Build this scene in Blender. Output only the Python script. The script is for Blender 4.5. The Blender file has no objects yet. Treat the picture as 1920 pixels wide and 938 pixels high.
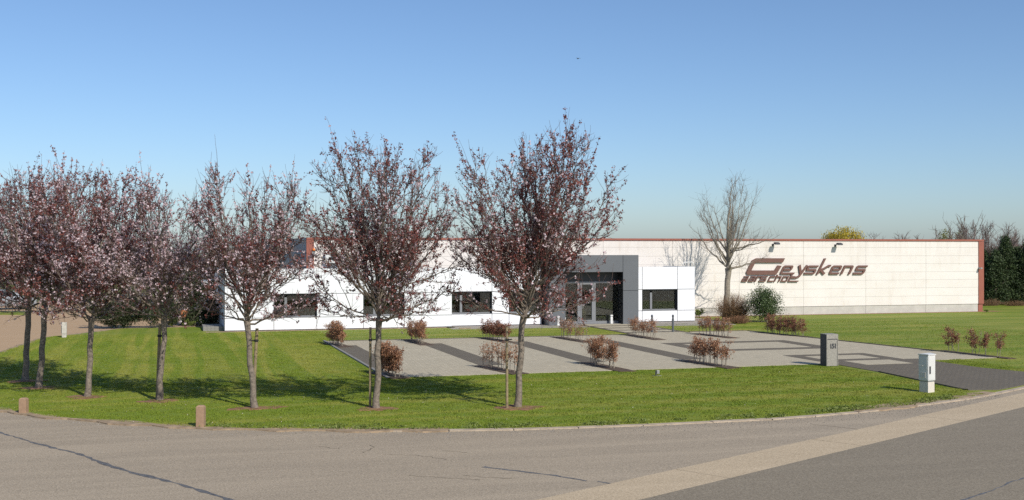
import bpy, bmesh, math, random
import numpy as np
from mathutils import Vector

sc = bpy.context.scene
col = sc.collection
R = math.radians

# ------------------------------------------------------------------ camera, sky, sun, exposure
YAW = 16.5          # the street facade runs along world X; the camera is turned 16.5 degrees to the right of its normal
EYE = 4.5
cam = bpy.data.cameras.new('camera')
cam.sensor_width = 36.0
cam.lens = 2180 / 1920 * 36.0
cam.clip_start = 0.1
cam.clip_end = 3000
camo = bpy.data.objects.new('camera', cam)
col.objects.link(camo)
camo.location = (0, 0, EYE)
camo.rotation_euler = (R(90), 0, R(-YAW))
sc.camera = camo

SUN_EL = 38.0
SUN_AZ = math.atan2(0.325, -0.946)      # direction towards the sun, measured from +Y to +X
world = bpy.data.worlds.new('World')
sc.world = world
world.use_nodes = True
wn = world.node_tree.nodes
wl = world.node_tree.links
sky = wn.new('ShaderNodeTexSky')
sky.sky_type = 'NISHITA'
sky.sun_disc = False
sky.sun_elevation = R(SUN_EL)
sky.sun_rotation = SUN_AZ
sky.altitude = 500
sky.air_density = 0.9
sky.dust_density = 1.1
sky.ozone_density = 5.5
bg = wn.get('Background') or wn.new('ShaderNodeBackground')
wl.new(sky.outputs[0], bg.inputs[0])
bg.inputs[1].default_value = 0.126

sun = bpy.data.lights.new('sun', 'SUN')
sun.energy = 4.2
sun.angle = R(0.53)
sun.color = (1.0, 0.94, 0.84)
suno = bpy.data.objects.new('sun', sun)
col.objects.link(suno)
d = Vector((-math.sin(SUN_AZ) * math.cos(R(SUN_EL)), -math.cos(SUN_AZ) * math.cos(R(SUN_EL)), -math.sin(R(SUN_EL))))
suno.rotation_euler = d.to_track_quat('-Z', 'Y').to_euler()
suno.location = (20, -30, 40)

vs = sc.view_settings
vs.view_transform = 'Standard'
vs.look = 'None'
vs.exposure = 0.0
vs.gamma = 1.0
vs.use_curve_mapping = False
sc.cycles.use_denoising = False
sc.cycles.max_bounces = 6
sc.cycles.transparent_max_bounces = 12

# ------------------------------------------------------------------ measuring helpers
CT, ST = math.cos(R(YAW)), math.sin(R(YAW))
FPX, HY = 2180.0, 469.0


def G(x, y, z=0.0):
    """ground point seen at photo pixel x, y"""
    a = (x - 960) / FPX
    D = FPX * (EYE - z) / (y - HY)
    return (a * D * CT + D * ST, -a * D * ST + D * CT)


def GD(x, D):
    a = (x - 960) / FPX
    return (a * D * CT + D * ST, -a * D * ST + D * CT)


def PW(x, y, Y):
    """point on the vertical plane at depth Y"""
    a = (x - 960) / FPX
    D = Y / (CT - a * ST)
    return (D * (a * CT + ST), EYE - (y - HY) * D / FPX)


# ------------------------------------------------------------------ object helpers
def tag(o, label=None, cat=None, group=None, kind=None):
    if label: o['label'] = label
    if cat: o['category'] = cat
    if group: o['group'] = group
    if kind: o['kind'] = kind
    return o


def empty(name, loc, label=None, cat=None, group=None, rz=0):
    o = bpy.data.objects.new(name, None)
    o.empty_display_size = 0.2
    col.objects.link(o)
    o.location = loc
    o.rotation_euler = (0, 0, rz)
    return tag(o, label, cat, group)


def link(name, me, mat, parent=None, smooth=False, loc=None):
    o = bpy.data.objects.new(name, me)
    col.objects.link(o)
    if mat is not None and not me.materials:
        me.materials.append(mat)
    if parent is not None:
        o.parent = parent
    if loc is not None:
        o.location = loc
    if smooth:
        me.polygons.foreach_set('use_smooth', np.ones(len(me.polygons), dtype=bool))
    return o


def mesh_np(name, verts, faces):
    """verts (N,3), faces (M,k)"""
    verts = np.asarray(verts, dtype=np.float32)
    faces = np.asarray(faces, dtype=np.int32)
    m, k = faces.shape
    me = bpy.data.meshes.new(name)
    me.vertices.add(len(verts))
    me.vertices.foreach_set('co', verts.ravel())
    me.loops.add(m * k)
    me.loops.foreach_set('vertex_index', faces.ravel())
    me.polygons.add(m)
    me.polygons.foreach_set('loop_start', np.arange(0, m * k, k, dtype=np.int32))
    me.update(calc_edges=True)
    return me


class MB:
    def __init__(self):
        self.v = []
        self.f = []

    def box(self, x0, x1, y0, y1, z0, z1):
        n = len(self.v)
        self.v += [(x0, y0, z0), (x1, y0, z0), (x1, y1, z0), (x0, y1, z0), (x0, y0, z1), (x1, y0, z1), (x1, y1, z1), (x0, y1, z1)]
        self.f += [tuple(n + i for i in q) for q in ((0, 3, 2, 1), (4, 5, 6, 7), (0, 1, 5, 4), (1, 2, 6, 5), (2, 3, 7, 6), (3, 0, 4, 7))]
        return self

    def prism(self, poly, z0, z1):
        """poly in XY counter-clockwise, extruded in z"""
        a = sum(poly[i][0] * poly[(i + 1) % len(poly)][1] - poly[(i + 1) % len(poly)][0] * poly[i][1] for i in range(len(poly)))
        if a < 0:
            poly = poly[::-1]
        n, k = len(self.v), len(poly)
        self.v += [(p[0], p[1], z0) for p in poly] + [(p[0], p[1], z1) for p in poly]
        self.f.append(tuple(n + k + i for i in range(k)))
        self.f.append(tuple(n + i for i in reversed(range(k))))
        for i in range(k):
            j = (i + 1) % k
            self.f.append((n + i, n + j, n + k + j, n + k + i))
        return self

    def prism_y(self, poly, y0, y1):
        """poly in XZ, extruded along Y from y0 (front) to y1"""
        a = sum(poly[i][0] * poly[(i + 1) % len(poly)][1] - poly[(i + 1) % len(poly)][0] * poly[i][1] for i in range(len(poly)))
        if a < 0:
            poly = poly[::-1]
        n, k = len(self.v), len(poly)
        self.v += [(p[0], y0, p[1]) for p in poly] + [(p[0], y1, p[1]) for p in poly]
        self.f.append(tuple(n + i for i in range(k)))
        self.f.append(tuple(n + k + i for i in reversed(range(k))))
        for i in range(k):
            j = (i + 1) % k
            self.f.append((n + j, n + i, n + k + i, n + k + j))
        return self

    def prism_x(self, poly, x0, x1):
        """poly in YZ, extruded along X"""
        n, k = len(self.v), len(poly)
        a = sum(poly[i][0] * poly[(i + 1) % k][1] - poly[(i + 1) % k][0] * poly[i][1] for i in range(k))
        if a < 0:
            poly = poly[::-1]
        self.v += [(x0, p[0], p[1]) for p in poly] + [(x1, p[0], p[1]) for p in poly]
        self.f.append(tuple(n + i for i in reversed(range(k))))
        self.f.append(tuple(n + k + i for i in range(k)))
        for i in range(k):
            j = (i + 1) % k
            self.f.append((n + i, n + j, n + k + j, n + k + i))
        return self

    def lathe(self, prof, cx=0, cy=0, sides=16, cap=True):
        n = len(self.v)
        for r, z in prof:
            for s in range(sides):
                t = 2 * math.pi * s / sides
                self.v.append((cx + r * math.cos(t), cy + r * math.sin(t), z))
        for i in range(len(prof) - 1):
            for s in range(sides):
                a, b = n + i * sides + s, n + i * sides + (s + 1) % sides
                self.f.append((a, b, b + sides, a + sides))
        if cap:
            self.f.append(tuple(n + s for s in reversed(range(sides))))
            self.f.append(tuple(n + (len(prof) - 1) * sides + s for s in range(sides)))
        return self

    def tube(self, pts, rad, sides=6, cap=True):
        n = len(self.v)
        pts = [Vector(p) for p in pts]
        m = len(pts)
        t0 = (pts[1] - pts[0]).normalized()
        u = t0.orthogonal().normalized()
        for i, p in enumerate(pts):
            t = (pts[min(i + 1, m - 1)] - pts[max(i - 1, 0)]).normalized()
            u = (u - t * u.dot(t))
            if u.length < 1e-6:
                u = t.orthogonal()
            u.normalize()
            w = t.cross(u)
            r = rad[i] if hasattr(rad, '__len__') else rad
            for s in range(sides):
                c, q = math.cos(2 * math.pi * s / sides), math.sin(2 * math.pi * s / sides)
                self.v.append(tuple(p + u * (r * c) + w * (r * q)))
        for i in range(m - 1):
            for s in range(sides):
                a, b = n + i * sides + s, n + i * sides + (s + 1) % sides
                self.f.append((a, b, b + sides, a + sides))
        if cap:
            self.f.append(tuple(n + s for s in reversed(range(sides))))
            self.f.append(tuple(n + (m - 1) * sides + s for s in range(sides)))
        return self

    def mesh(self, name, off=(0, 0, 0)):
        me = bpy.data.meshes.new(name)
        v = self.v
        if off[0] or off[1] or off[2]:
            v = [(a - off[0], b - off[1], c - off[2]) for a, b, c in v]
        me.from_pydata(v, [], self.f)
        me.update()
        return me

    def build(self, name, mat, parent=None, world=False, smooth=False, bevel=0):
        """world=True: vertices are world coordinates, the parent stands unrotated at its location"""
        off = tuple(parent.location) if (world and parent is not None) else (0, 0, 0)
        if world and parent is not None and parent.parent is not None:
            off = tuple(parent.location + parent.parent.location)
        o = link(name, self.mesh(name, off), mat, parent, smooth)
        if bevel:
            b = o.modifiers.new('bevel', 'BEVEL')
            b.width = bevel
            b.segments = 2
            b.limit_method = 'ANGLE'
        return o


_box_cache = {}


def boxpart(name, parent, x0, x1, y0, y1, z0, z1, mat, ploc):
    """box part given in world coordinates; alike boxes share mesh data"""
    key = (round(x1 - x0, 3), round(y1 - y0, 3), round(z1 - z0, 3), mat.name)
    me = _box_cache.get(key)
    if me is None:
        me = MB().box(0, x1 - x0, 0, y1 - y0, 0, z1 - z0).mesh(name)
        me.materials.append(mat)
        _box_cache[key] = me
    return link(name, me, None, parent, loc=(x0 - ploc[0], y0 - ploc[1], z0 - ploc[2]))


# ------------------------------------------------------------------ materials
def new_mat(name):
    m = bpy.data.materials.new(name)
    m.use_nodes = True
    nt = m.node_tree
    return m, nt, nt.nodes['Principled BSDF']


def N(nt, t, **kw):
    n = nt.nodes.new(t)
    for k, v in kw.items():
        setattr(n, k, v)
    return n


def coords(nt, scale=(1, 1, 1), rot=(0, 0, 0)):
    tc = N(nt, 'ShaderNodeTexCoord')
    mp = N(nt, 'ShaderNodeMapping')
    mp.inputs['Scale'].default_value = scale
    mp.inputs['Rotation'].default_value = rot
    nt.links.new(tc.outputs['Object'], mp.inputs[0])
    return mp.outputs[0]


def noise(nt, vec, scale, detail=4, rough=0.6, dist=0.0):
    n = N(nt, 'ShaderNodeTexNoise')
    n.inputs['Scale'].default_value = scale
    n.inputs['Detail'].default_value = detail
    n.inputs['Roughness'].default_value = rough
    n.inputs['Distortion'].default_value = dist
    nt.links.new(vec, n.inputs['Vector'])
    return n.outputs[0]


def ramp(nt, fac, lo, hi, c0=(0, 0, 0, 1), c1=(1, 1, 1, 1)):
    r = N(nt, 'ShaderNodeValToRGB')
    r.color_ramp.elements[0].position = lo
    r.color_ramp.elements[1].position = hi
    r.color_ramp.elements[0].color = c0
    r.color_ramp.elements[1].color = c1
    nt.links.new(fac, r.inputs[0])
    return r.outputs[0]


def mix(nt, fac, a, b, mode='MIX'):
    m = N(nt, 'ShaderNodeMix', data_type='RGBA', blend_type=mode)
    for sock, val in ((m.inputs[0], fac), (m.inputs[6], a), (m.inputs[7], b)):
        if hasattr(val, 'links') or hasattr(val, 'is_linked'):
            nt.links.new(val, sock)
        elif isinstance(val, (int, float)):
            sock.default_value = val
        else:
            sock.default_value = (*val[:3], 1)
    return m.outputs[2]


def bump(nt, bsdf, h, strength=0.3, dist=0.01):
    b = N(nt, 'ShaderNodeBump')
    b.inputs['Strength'].default_value = strength
    b.inputs['Distance'].default_value = dist
    nt.links.new(h, b.inputs['Height'])
    nt.links.new(b.outputs[0], bsdf.inputs['Normal'])


def C4(c):
    return (*c, 1)


def simple(name, c, rough=0.6, metal=0.0, var=0.12, scale=6.0, bumps=0.0, spec=0.5):
    m, nt, b = new_mat(name)
    v = coords(nt)
    n1 = noise(nt, v, scale, 5)
    colr = mix(nt, ramp(nt, n1, 0.3, 0.7), tuple(x * (1 - var) for x in c), tuple(min(1, x * (1 + var)) for x in c))
    nt.links.new(colr, b.inputs['Base Color'])
    b.inputs['Roughness'].default_value = rough
    b.inputs['Metallic'].default_value = metal
    b.inputs['Specular IOR Level'].default_value = spec
    if bumps:
        bump(nt, b, noise(nt, v, scale * 8, 3), bumps, 0.004)
    return m


def asphalt(name, base, tint, speck, blot=0.25, speck_scale=55, tone=(0.38, 0.66)):
    m, nt, b = new_mat(name)
    v = coords(nt)
    fine = noise(nt, v, speck_scale * 0.45, 5, 0.85)
    mid = noise(nt, v, 7, 5, 0.65)
    big = noise(nt, coords(nt, (0.22, 0.6, 1), (0, 0, R(12))), 1.0, 6, 0.68, 0.9)
    c = mix(nt, ramp(nt, big, 0.32, 0.68), base, tint)
    c = mix(nt, ramp(nt, mid, 0.35, 0.75), c, tuple(x * (1 - blot) for x in base), 'MIX')
    st = noise(nt, coords(nt, (0.05, 1.3, 1), (0, 0, R(8))), 1.0, 4, 0.65, 0.3)
    c = mix(nt, ramp(nt, st, 0.45, 0.8), c, tuple(x * 1.06 for x in tint))
    sp = ramp(nt, fine, *tone)
    c2 = mix(nt, sp, tuple(x * 0.55 for x in base), speck)
    c = mix(nt, 0.55, c, c2)
    vo = N(nt, 'ShaderNodeTexVoronoi')
    vo.inputs['Scale'].default_value = 16
    nt.links.new(v, vo.inputs['Vector'])
    lt = ramp(nt, vo.outputs['Distance'], 0.05, 0.11, (1, 1, 1, 1), (0, 0, 0, 1))
    gate = ramp(nt, noise(nt, v, 9, 2), 0.56, 0.6)
    sp2 = mix(nt, 1.0, lt, gate, 'MULTIPLY')
    c = mix(nt, sp2, c, tuple(min(1, x * 1.5) for x in speck))
    nt.links.new(c, b.inputs['Base Color'])
    b.inputs['Roughness'].default_value = 0.9
    b.inputs['Specular IOR Level'].default_value = 0.25
    bump(nt, b, fine, 0.5, 0.006)
    return m


M = {}
M['old_asphalt'] = asphalt('old_asphalt', (0.275, 0.225, 0.16), (0.43, 0.352, 0.25), (0.68, 0.57, 0.43), 0.34)
M['new_asphalt'] = asphalt('new_asphalt', (0.21, 0.175, 0.125), (0.25, 0.21, 0.15), (0.43, 0.37, 0.28), 0.16)
M['gutter'] = asphalt('gutter_concrete', (0.45, 0.35, 0.225), (0.53, 0.42, 0.28), (0.78, 0.64, 0.45), 0.12)
M['street'] = asphalt('street_concrete', (0.45, 0.305, 0.175), (0.52, 0.36, 0.21), (0.62, 0.44, 0.27), 0.1)
M['kerb'] = simple('kerb_concrete', (0.42, 0.34, 0.25), 0.9, var=0.25, scale=3)
M['tar'] = simple('tar', (0.125, 0.12, 0.115), 0.55, var=0.5, scale=9)
M['crack'] = simple('crack', (0.1, 0.083, 0.06), 0.95)


def lawn_mat():
    m, nt, b = new_mat('grass')
    v = coords(nt)
    fine = noise(nt, v, 38, 4, 0.7)
    mid = noise(nt, v, 4.5, 5, 0.65)
    big = noise(nt, v, 0.32, 4, 0.55)
    streak_x = noise(nt, coords(nt, (0.045, 0.62, 1), (0, 0, R(-4))), 1.0, 4, 0.6, 0.5)
    streak_y = noise(nt, coords(nt, (1.5, 0.06, 1), (0, 0, R(-10))), 1.0, 2, 0.5, 0.7)
    sep = N(nt, 'ShaderNodeSeparateXYZ')
    nt.links.new(v, sep.inputs[0])
    mr = N(nt, 'ShaderNodeMapRange')
    mr.inputs['From Min'].default_value = 4.5
    mr.inputs['From Max'].default_value = 9.5
    nt.links.new(sep.outputs['X'], mr.inputs['Value'])
    mr2 = N(nt, 'ShaderNodeMapRange')
    mr2.inputs['From Min'].default_value = 36
    mr2.inputs['From Max'].default_value = 41
    mr2.inputs['To Min'].default_value = 1
    mr2.inputs['To Max'].default_value = 0
    nt.links.new(sep.outputs['Y'], mr2.inputs['Value'])
    mx = N(nt, 'ShaderNodeMath', operation='MAXIMUM')
    nt.links.new(mr.outputs[0], mx.inputs[0])
    nt.links.new(mr2.outputs[0], mx.inputs[1])
    sx = ramp(nt, streak_x, 0.44, 0.58)
    sy = ramp(nt, streak_y, 0.42, 0.60)
    stk = mix(nt, mx.outputs[0], sy, sx)
    c = mix(nt, ramp(nt, fine, 0.3, 0.72), (0.1, 0.158, 0.011), (0.222, 0.285, 0.031))
    c = mix(nt, ramp(nt, mid, 0.42, 0.8), c, (0.22, 0.24, 0.042))
    c = mix(nt, mix(nt, 0.62, (0, 0, 0), stk), c, (0.33, 0.305, 0.068))
    c = mix(nt, ramp(nt, big, 0.35, 0.7, (0, 0, 0, 1), (0.65, 0.65, 0.65, 1)), c, (0.135, 0.195, 0.018))
    # worn, dry patches
    dry = noise(nt, coords(nt, (0.5, 1.6, 1)), 1.0, 5, 0.7, 0.4)
    c = mix(nt, ramp(nt, dry, 0.6, 0.78, (0, 0, 0, 1), (0.6, 0.6, 0.6, 1)), c, (0.33, 0.27, 0.1))
    nt.links.new(c, b.inputs['Base Color'])
    b.inputs['Roughness'].default_value = 0.75
    b.inputs['Specular IOR Level'].default_value = 0.2
    bump(nt, b, mix(nt, 0.5, fine, mid), 0.7, 0.03)
    return m


M['grass'] = lawn_mat()


def pavers(name, c, dark, mortar, rot=0.0):
    m, nt, b = new_mat(name)
    v = coords(nt, (1, 1, 1), (0, 0, rot))
    br = N(nt, 'ShaderNodeTexBrick')
    br.inputs['Scale'].default_value = 1.0
    br.inputs['Brick Width'].default_value = 0.21
    br.inputs['Row Height'].default_value = 0.126
    br.inputs['Mortar Size'].default_value = 0.009
    br.inputs['Bias'].default_value = 0.0
    br.inputs['Color1'].default_value = C4(c)
    br.inputs['Color2'].default_value = C4(dark)
    br.inputs['Mortar'].default_value = C4(mortar)
    nt.links.new(v, br.inputs['Vector'])
    n1 = noise(nt, v, 0.5, 5, 0.6)
    n2 = noise(nt, v, 30, 3, 0.7)
    cc = mix(nt, ramp(nt, n1, 0.3, 0.75, (0, 0, 0, 1), (0.6, 0.6, 0.6, 1)), br.outputs['Color'], tuple(x * 0.66 for x in c))
    cc = mix(nt, ramp(nt, n2, 0.3, 0.8, (0, 0, 0, 1), (0.3, 0.3, 0.3, 1)), cc, tuple(x * 1.3 for x in c))
    nt.links.new(cc, b.inputs['Base Color'])
    b.inputs['Roughness'].default_value = 0.85
    b.inputs['Specular IOR Level'].default_value = 0.3
    bump(nt, b, br.outputs['Fac'], -0.4, 0.006)
    return m


M['paver_light'] = pavers('light_pavers', (0.54, 0.475, 0.345), (0.4, 0.35, 0.25), (0.2, 0.17, 0.12), R(45))
M['paver_dark'] = pavers('dark_pavers', (0.175, 0.147, 0.106), (0.135, 0.113, 0.083), (0.05, 0.05, 0.045))
M['soil'] = simple('soil', (0.085, 0.055, 0.035), 1.0, var=0.5, scale=9, bumps=0.8)
M['red_soil'] = simple('red_soil', (0.24, 0.125, 0.065), 1.0, var=0.45, scale=7, bumps=0.8)
M['sand_soil'] = simple('sandy_soil', (0.32, 0.235, 0.15), 1.0, var=0.35, scale=4, bumps=0.8)
M['gravel'] = asphalt('gravel', (0.3, 0.27, 0.23), (0.36, 0.3, 0.24), (0.5, 0.47, 0.43), 0.2, 30)


def cladding():
    m, nt, b = new_mat('cream_concrete')
    tc = N(nt, 'ShaderNodeNewGeometry')
    mp = N(nt, 'ShaderNodeMapping')
    mp.inputs['Scale'].default_value = (3.2, 1, 0.32)
    nt.links.new(tc.outputs['Position'], mp.inputs[0])
    n1 = noise(nt, mp.outputs[0], 1.0, 5, 0.65)
    mp2 = N(nt, 'ShaderNodeMapping')
    mp2.inputs['Scale'].default_value = (0.5, 1, 0.8)
    nt.links.new(tc.outputs['Position'], mp2.inputs[0])
    n2 = noise(nt, mp2.outputs[0], 1.0, 4, 0.6)
    c = mix(nt, ramp(nt, n2, 0.3, 0.7), (0.77, 0.725, 0.68), (0.72, 0.67, 0.615))
    dirt = mix(nt, 1.0, ramp(nt, n1, 0.5, 0.8), ramp(nt, n2, 0.4, 0.65), 'MULTIPLY')
    c = mix(nt, mix(nt, 0.45, (0, 0, 0), dirt), c, (0.5, 0.4, 0.31))
    mp3 = N(nt, 'ShaderNodeMapping')
    mp3.inputs['Scale'].default_value = (9, 1, 0.5)
    nt.links.new(tc.outputs['Position'], mp3.inputs[0])
    n3 = noise(nt, mp3.outputs[0], 1.0, 4, 0.7)
    sepz = N(nt, 'ShaderNodeSeparateXYZ')
    nt.links.new(tc.outputs['Position'], sepz.inputs[0])
    zr = N(nt, 'ShaderNodeMapRange')
    zr.inputs['From Min'].default_value = 3.9
    zr.inputs['From Max'].default_value = 5.2
    nt.links.new(sepz.outputs['Z'], zr.inputs['Value'])
    run = mix(nt, 1.0, ramp(nt, n3, 0.44, 0.72), zr.outputs[0], 'MULTIPLY')
    c = mix(nt, mix(nt, 0.4, (0, 0, 0), run), c, (0.47, 0.41, 0.35))
    nt.links.new(c, b.inputs['Base Color'])
    b.inputs['Roughness'].default_value = 0.8
    return m


M['cream'] = cladding()
M['plinth'] = simple('plinth_concrete', (0.5, 0.48, 0.43), 0.9, var=0.1, scale=2)
M['white_panel'] = simple('white_panel', (0.80, 0.81, 0.83), 0.35, var=0.02, scale=0.8)
M['seam'] = simple('seam_core', (0.24, 0.22, 0.2), 0.9)  # dull grey wall core that shows in the open panel joints
M['grey_panel'] = simple('grey_panel', (0.122, 0.130, 0.14), 0.4, var=0.05, scale=0.8)
M['black_panel'] = simple('black_panel', (0.02, 0.021, 0.024), 0.4)
M['frame'] = simple('window_frame', (0.2, 0.205, 0.215), 0.45, var=0.04)
M['dark_frame'] = simple('dark_frame', (0.035, 0.037, 0.04), 0.5)
M['interior'] = simple('interior', (0.06, 0.06, 0.055), 0.9)
M['blind'] = simple('blind', (0.7, 0.72, 0.62), 0.85, var=0.2)
M['brick_red'] = simple('red_brown_trim', (0.30, 0.095, 0.062), 0.6, var=0.1, scale=1.5)
M['sign'] = simple('sign_brown', (0.15, 0.072, 0.055), 0.6, var=0.1)
M['grey_side'] = simple('grey_side_cladding', (0.4, 0.39, 0.38), 0.6, var=0.08, scale=1)
M['roof'] = simple('roofing', (0.12, 0.12, 0.12), 0.9)
M['bark'] = simple('plum_bark', (0.19, 0.155, 0.12), 0.9, var=0.5, scale=14, bumps=1.0)
M['twig'] = simple('plum_twig', (0.14, 0.098, 0.08), 0.85, var=0.3, scale=10)
M['pale_bark'] = simple('pale_bark', (0.28, 0.24, 0.185), 0.9, var=0.3, scale=10, bumps=0.6)
M['stake'] = simple('stake_wood', (0.26, 0.2, 0.115), 0.85, var=0.35, scale=8)
M['rubber'] = simple('rubber', (0.018, 0.018, 0.018), 0.7)
M['brown_concrete'] = simple('brown_concrete', (0.33, 0.215, 0.135), 0.9, var=0.15, scale=10, bumps=0.4)
M['white_plastic'] = simple('white_polyester', (0.64, 0.64, 0.61), 0.4, var=0.03)
M['cream_plastic'] = simple('cream_polyester', (0.66, 0.6, 0.52), 0.5, var=0.06)
M['grey_metal'] = simple('grey_metal', (0.33, 0.33, 0.32), 0.45, metal=0.3, var=0.08)
M['dark_metal'] = simple('dark_metal', (0.045, 0.047, 0.052), 0.45)
M['bollard_grey'] = simple('bollard_grey', (0.1, 0.11, 0.12), 0.45)
M['lamp_white'] = simple('lamp_white', (0.72, 0.72, 0.7), 0.5)
M['stone_shade_digits'] = simple('shaded_stone_and_digits', (0.035, 0.037, 0.044), 0.55, var=0.2, scale=20)  # grey stone with its shade put into the colour; also the numerals
M['stone'] = simple('brushed_stone', (0.3, 0.28, 0.24), 0.6, var=0.3, scale=22)
M['terracotta'] = simple('terracotta', (0.52, 0.19, 0.08), 0.8, var=0.1)
M['orange'] = simple('orange_plastic', (0.75, 0.2, 0.03), 0.4)
M['ochre'] = simple('ochre', (0.42, 0.27, 0.05), 0.7)
M['white_concrete'] = simple('white_concrete', (0.5, 0.47, 0.41), 0.9, var=0.2)
M['block'] = simple('grey_block', (0.24, 0.23, 0.21), 0.9, var=0.2)
M['tyre'] = simple('tyre', (0.02, 0.02, 0.02), 0.8)
M['rim'] = simple('rim', (0.4, 0.4, 0.41), 0.35, metal=0.7)
M['car_silver'] = simple('silver_paint', (0.36, 0.38, 0.4), 0.3, metal=0.4, var=0.02)
M['car_dark'] = simple('dark_paint', (0.03, 0.034, 0.042), 0.3, var=0.02)
M['van_white'] = simple('white_paint', (0.72, 0.73, 0.74), 0.35, var=0.02)
M['car_glass'] = simple('car_glass', (0.02, 0.025, 0.03), 0.1)
M['tail_red'] = simple('tail_red', (0.35, 0.012, 0.012), 0.3)
M['bird'] = simple('bird_grey', (0.16, 0.17, 0.19), 0.8)


def glass(name='window_glass', tint=(0.85, 0.9, 0.86)):
    m, nt, b = new_mat(name)
    out = nt.nodes['Material Output']
    nt.nodes.remove(b)
    tr = N(nt, 'ShaderNodeBsdfTransparent')
    tr.inputs[0].default_value = C4(tint)
    gl = N(nt, 'ShaderNodeBsdfGlossy')
    gl.inputs['Roughness'].default_value = 0.02
    fr = N(nt, 'ShaderNodeFresnel')
    fr.inputs['IOR'].default_value = 1.9
    mx = N(nt, 'ShaderNodeMixShader')
    nt.links.new(fr.outputs[0], mx.inputs[0])
    nt.links.new(tr.outputs[0], mx.inputs[1])
    nt.links.new(gl.outputs[0], mx.inputs[2])
    nt.links.new(mx.outputs[0], out.inputs[0])
    return m


M['glass'] = glass()


def leafmat(name, c0, c1, c2, rough=0.55, trans=0.25):
    """colour picked per leaf"""
    m, nt, b = new_mat(name)
    g = N(nt, 'ShaderNodeNewGeometry')
    r = N(nt, 'ShaderNodeValToRGB')
    r.color_ramp.elements[0].color = C4(c0)
    r.color_ramp.elements[1].color = C4(c2)
    e = r.color_ramp.elements.new(0.5)
    e.color = C4(c1)
    nt.links.new(g.outputs['Random Per Island'], r.inputs[0])
    nt.links.new(r.outputs[0], b.inputs['Base Color'])
    b.inputs['Roughness'].default_value = rough
    b.inputs['Specular IOR Level'].default_value = 0.3
    out = nt.nodes['Material Output']
    tl = N(nt, 'ShaderNodeBsdfTranslucent')
    nt.links.new(r.outputs[0], tl.inputs[0])
    mx = N(nt, 'ShaderNodeMixShader')
    mx.inputs[0].default_value = trans
    nt.links.new(b.outputs[0], mx.inputs[1])
    nt.links.new(tl.outputs[0], mx.inputs[2])
    nt.links.new(mx.outputs[0], out.inputs[0])
    return m


M['plum_leaf'] = leafmat('plum_leaf', (0.11, 0.03, 0.027), (0.195, 0.056, 0.047), (0.37, 0.15, 0.12))
M['blossom'] = leafmat('blossom', (0.52, 0.36, 0.385), (0.64, 0.49, 0.51), (0.76, 0.66, 0.67))
M['beech_leaf'] = leafmat('beech_leaf', (0.19, 0.08, 0.042), (0.36, 0.17, 0.09), (0.54, 0.32, 0.19))
M['beech_leaf_dark'] = leafmat('beech_leaf_dark', (0.13, 0.05, 0.032), (0.26, 0.105, 0.062), (0.44, 0.22, 0.135))
M['holly_leaf'] = leafmat('holly_leaf', (0.034, 0.058, 0.018), (0.065, 0.1, 0.034), (0.15, 0.2, 0.09), 0.35, 0.1)
M['conifer_leaf'] = leafmat('conifer_leaf', (0.02, 0.036, 0.013), (0.04, 0.065, 0.022), (0.085, 0.12, 0.045), 0.6, 0.1)
M['pine_leaf'] = leafmat('pine_leaf', (0.022, 0.032, 0.012), (0.04, 0.055, 0.022), (0.075, 0.09, 0.04), 0.6, 0.1)
M['willow_leaf'] = leafmat('willow_leaf', (0.36, 0.27, 0.03), (0.5, 0.39, 0.05), (0.62, 0.5, 0.1), 0.6, 0.3)
M['yellow_green_leaf'] = leafmat('yellow_green_leaf', (0.2, 0.2, 0.05), (0.27, 0.26, 0.07), (0.33, 0.31, 0.1), 0.6, 0.3)
M['brown_twig_leaf'] = leafmat('brown_twigs', (0.12, 0.066, 0.032), (0.2, 0.115, 0.055), (0.29, 0.18, 0.085), 0.9, 0.05)
M['mauve_twig_leaf'] = leafmat('mauve_twigs', (0.10, 0.065, 0.06), (0.15, 0.10, 0.09), (0.2, 0.145, 0.13), 0.9, 0.05)
M['weed_leaf'] = leafmat('weed_leaf', (0.11, 0.155, 0.025), (0.17, 0.22, 0.045), (0.27, 0.3, 0.1), 0.6, 0.25)
M['shrub_leaf'] = leafmat('bright_shrub_leaf', (0.08, 0.11, 0.02), (0.13, 0.17, 0.035), (0.2, 0.24, 0.07), 0.6, 0.25)

# ------------------------------------------------------------------ the ground and its sheets


def sheet(name, poly, z0, z1, mat, parent=None, kind='structure'):
    o = MB().prism(poly, z0, z1).build(name, mat, parent)
    if parent is None:
        o['kind'] = kind
    return o


def field_mat():
    m, nt, b = new_mat('field')
    v = coords(nt)
    c = mix(nt, ramp(nt, noise(nt, v, 0.02, 5), 0.35, 0.65), (0.11, 0.13, 0.04), (0.16, 0.15, 0.07))
    nt.links.new(c, b.inputs['Base Color'])
    b.inputs['Roughness'].default_value = 0.95
    b.inputs['Specular IOR Level'].default_value = 0.1
    return m


M['field'] = field_mat()
gpoly = [(1200 * math.cos(2 * math.pi * i / 64), 1200 * math.sin(2 * math.pi * i / 64)) for i in range(64)]
sheet('ground', gpoly, -0.5, -0.06, M['field'])

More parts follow.
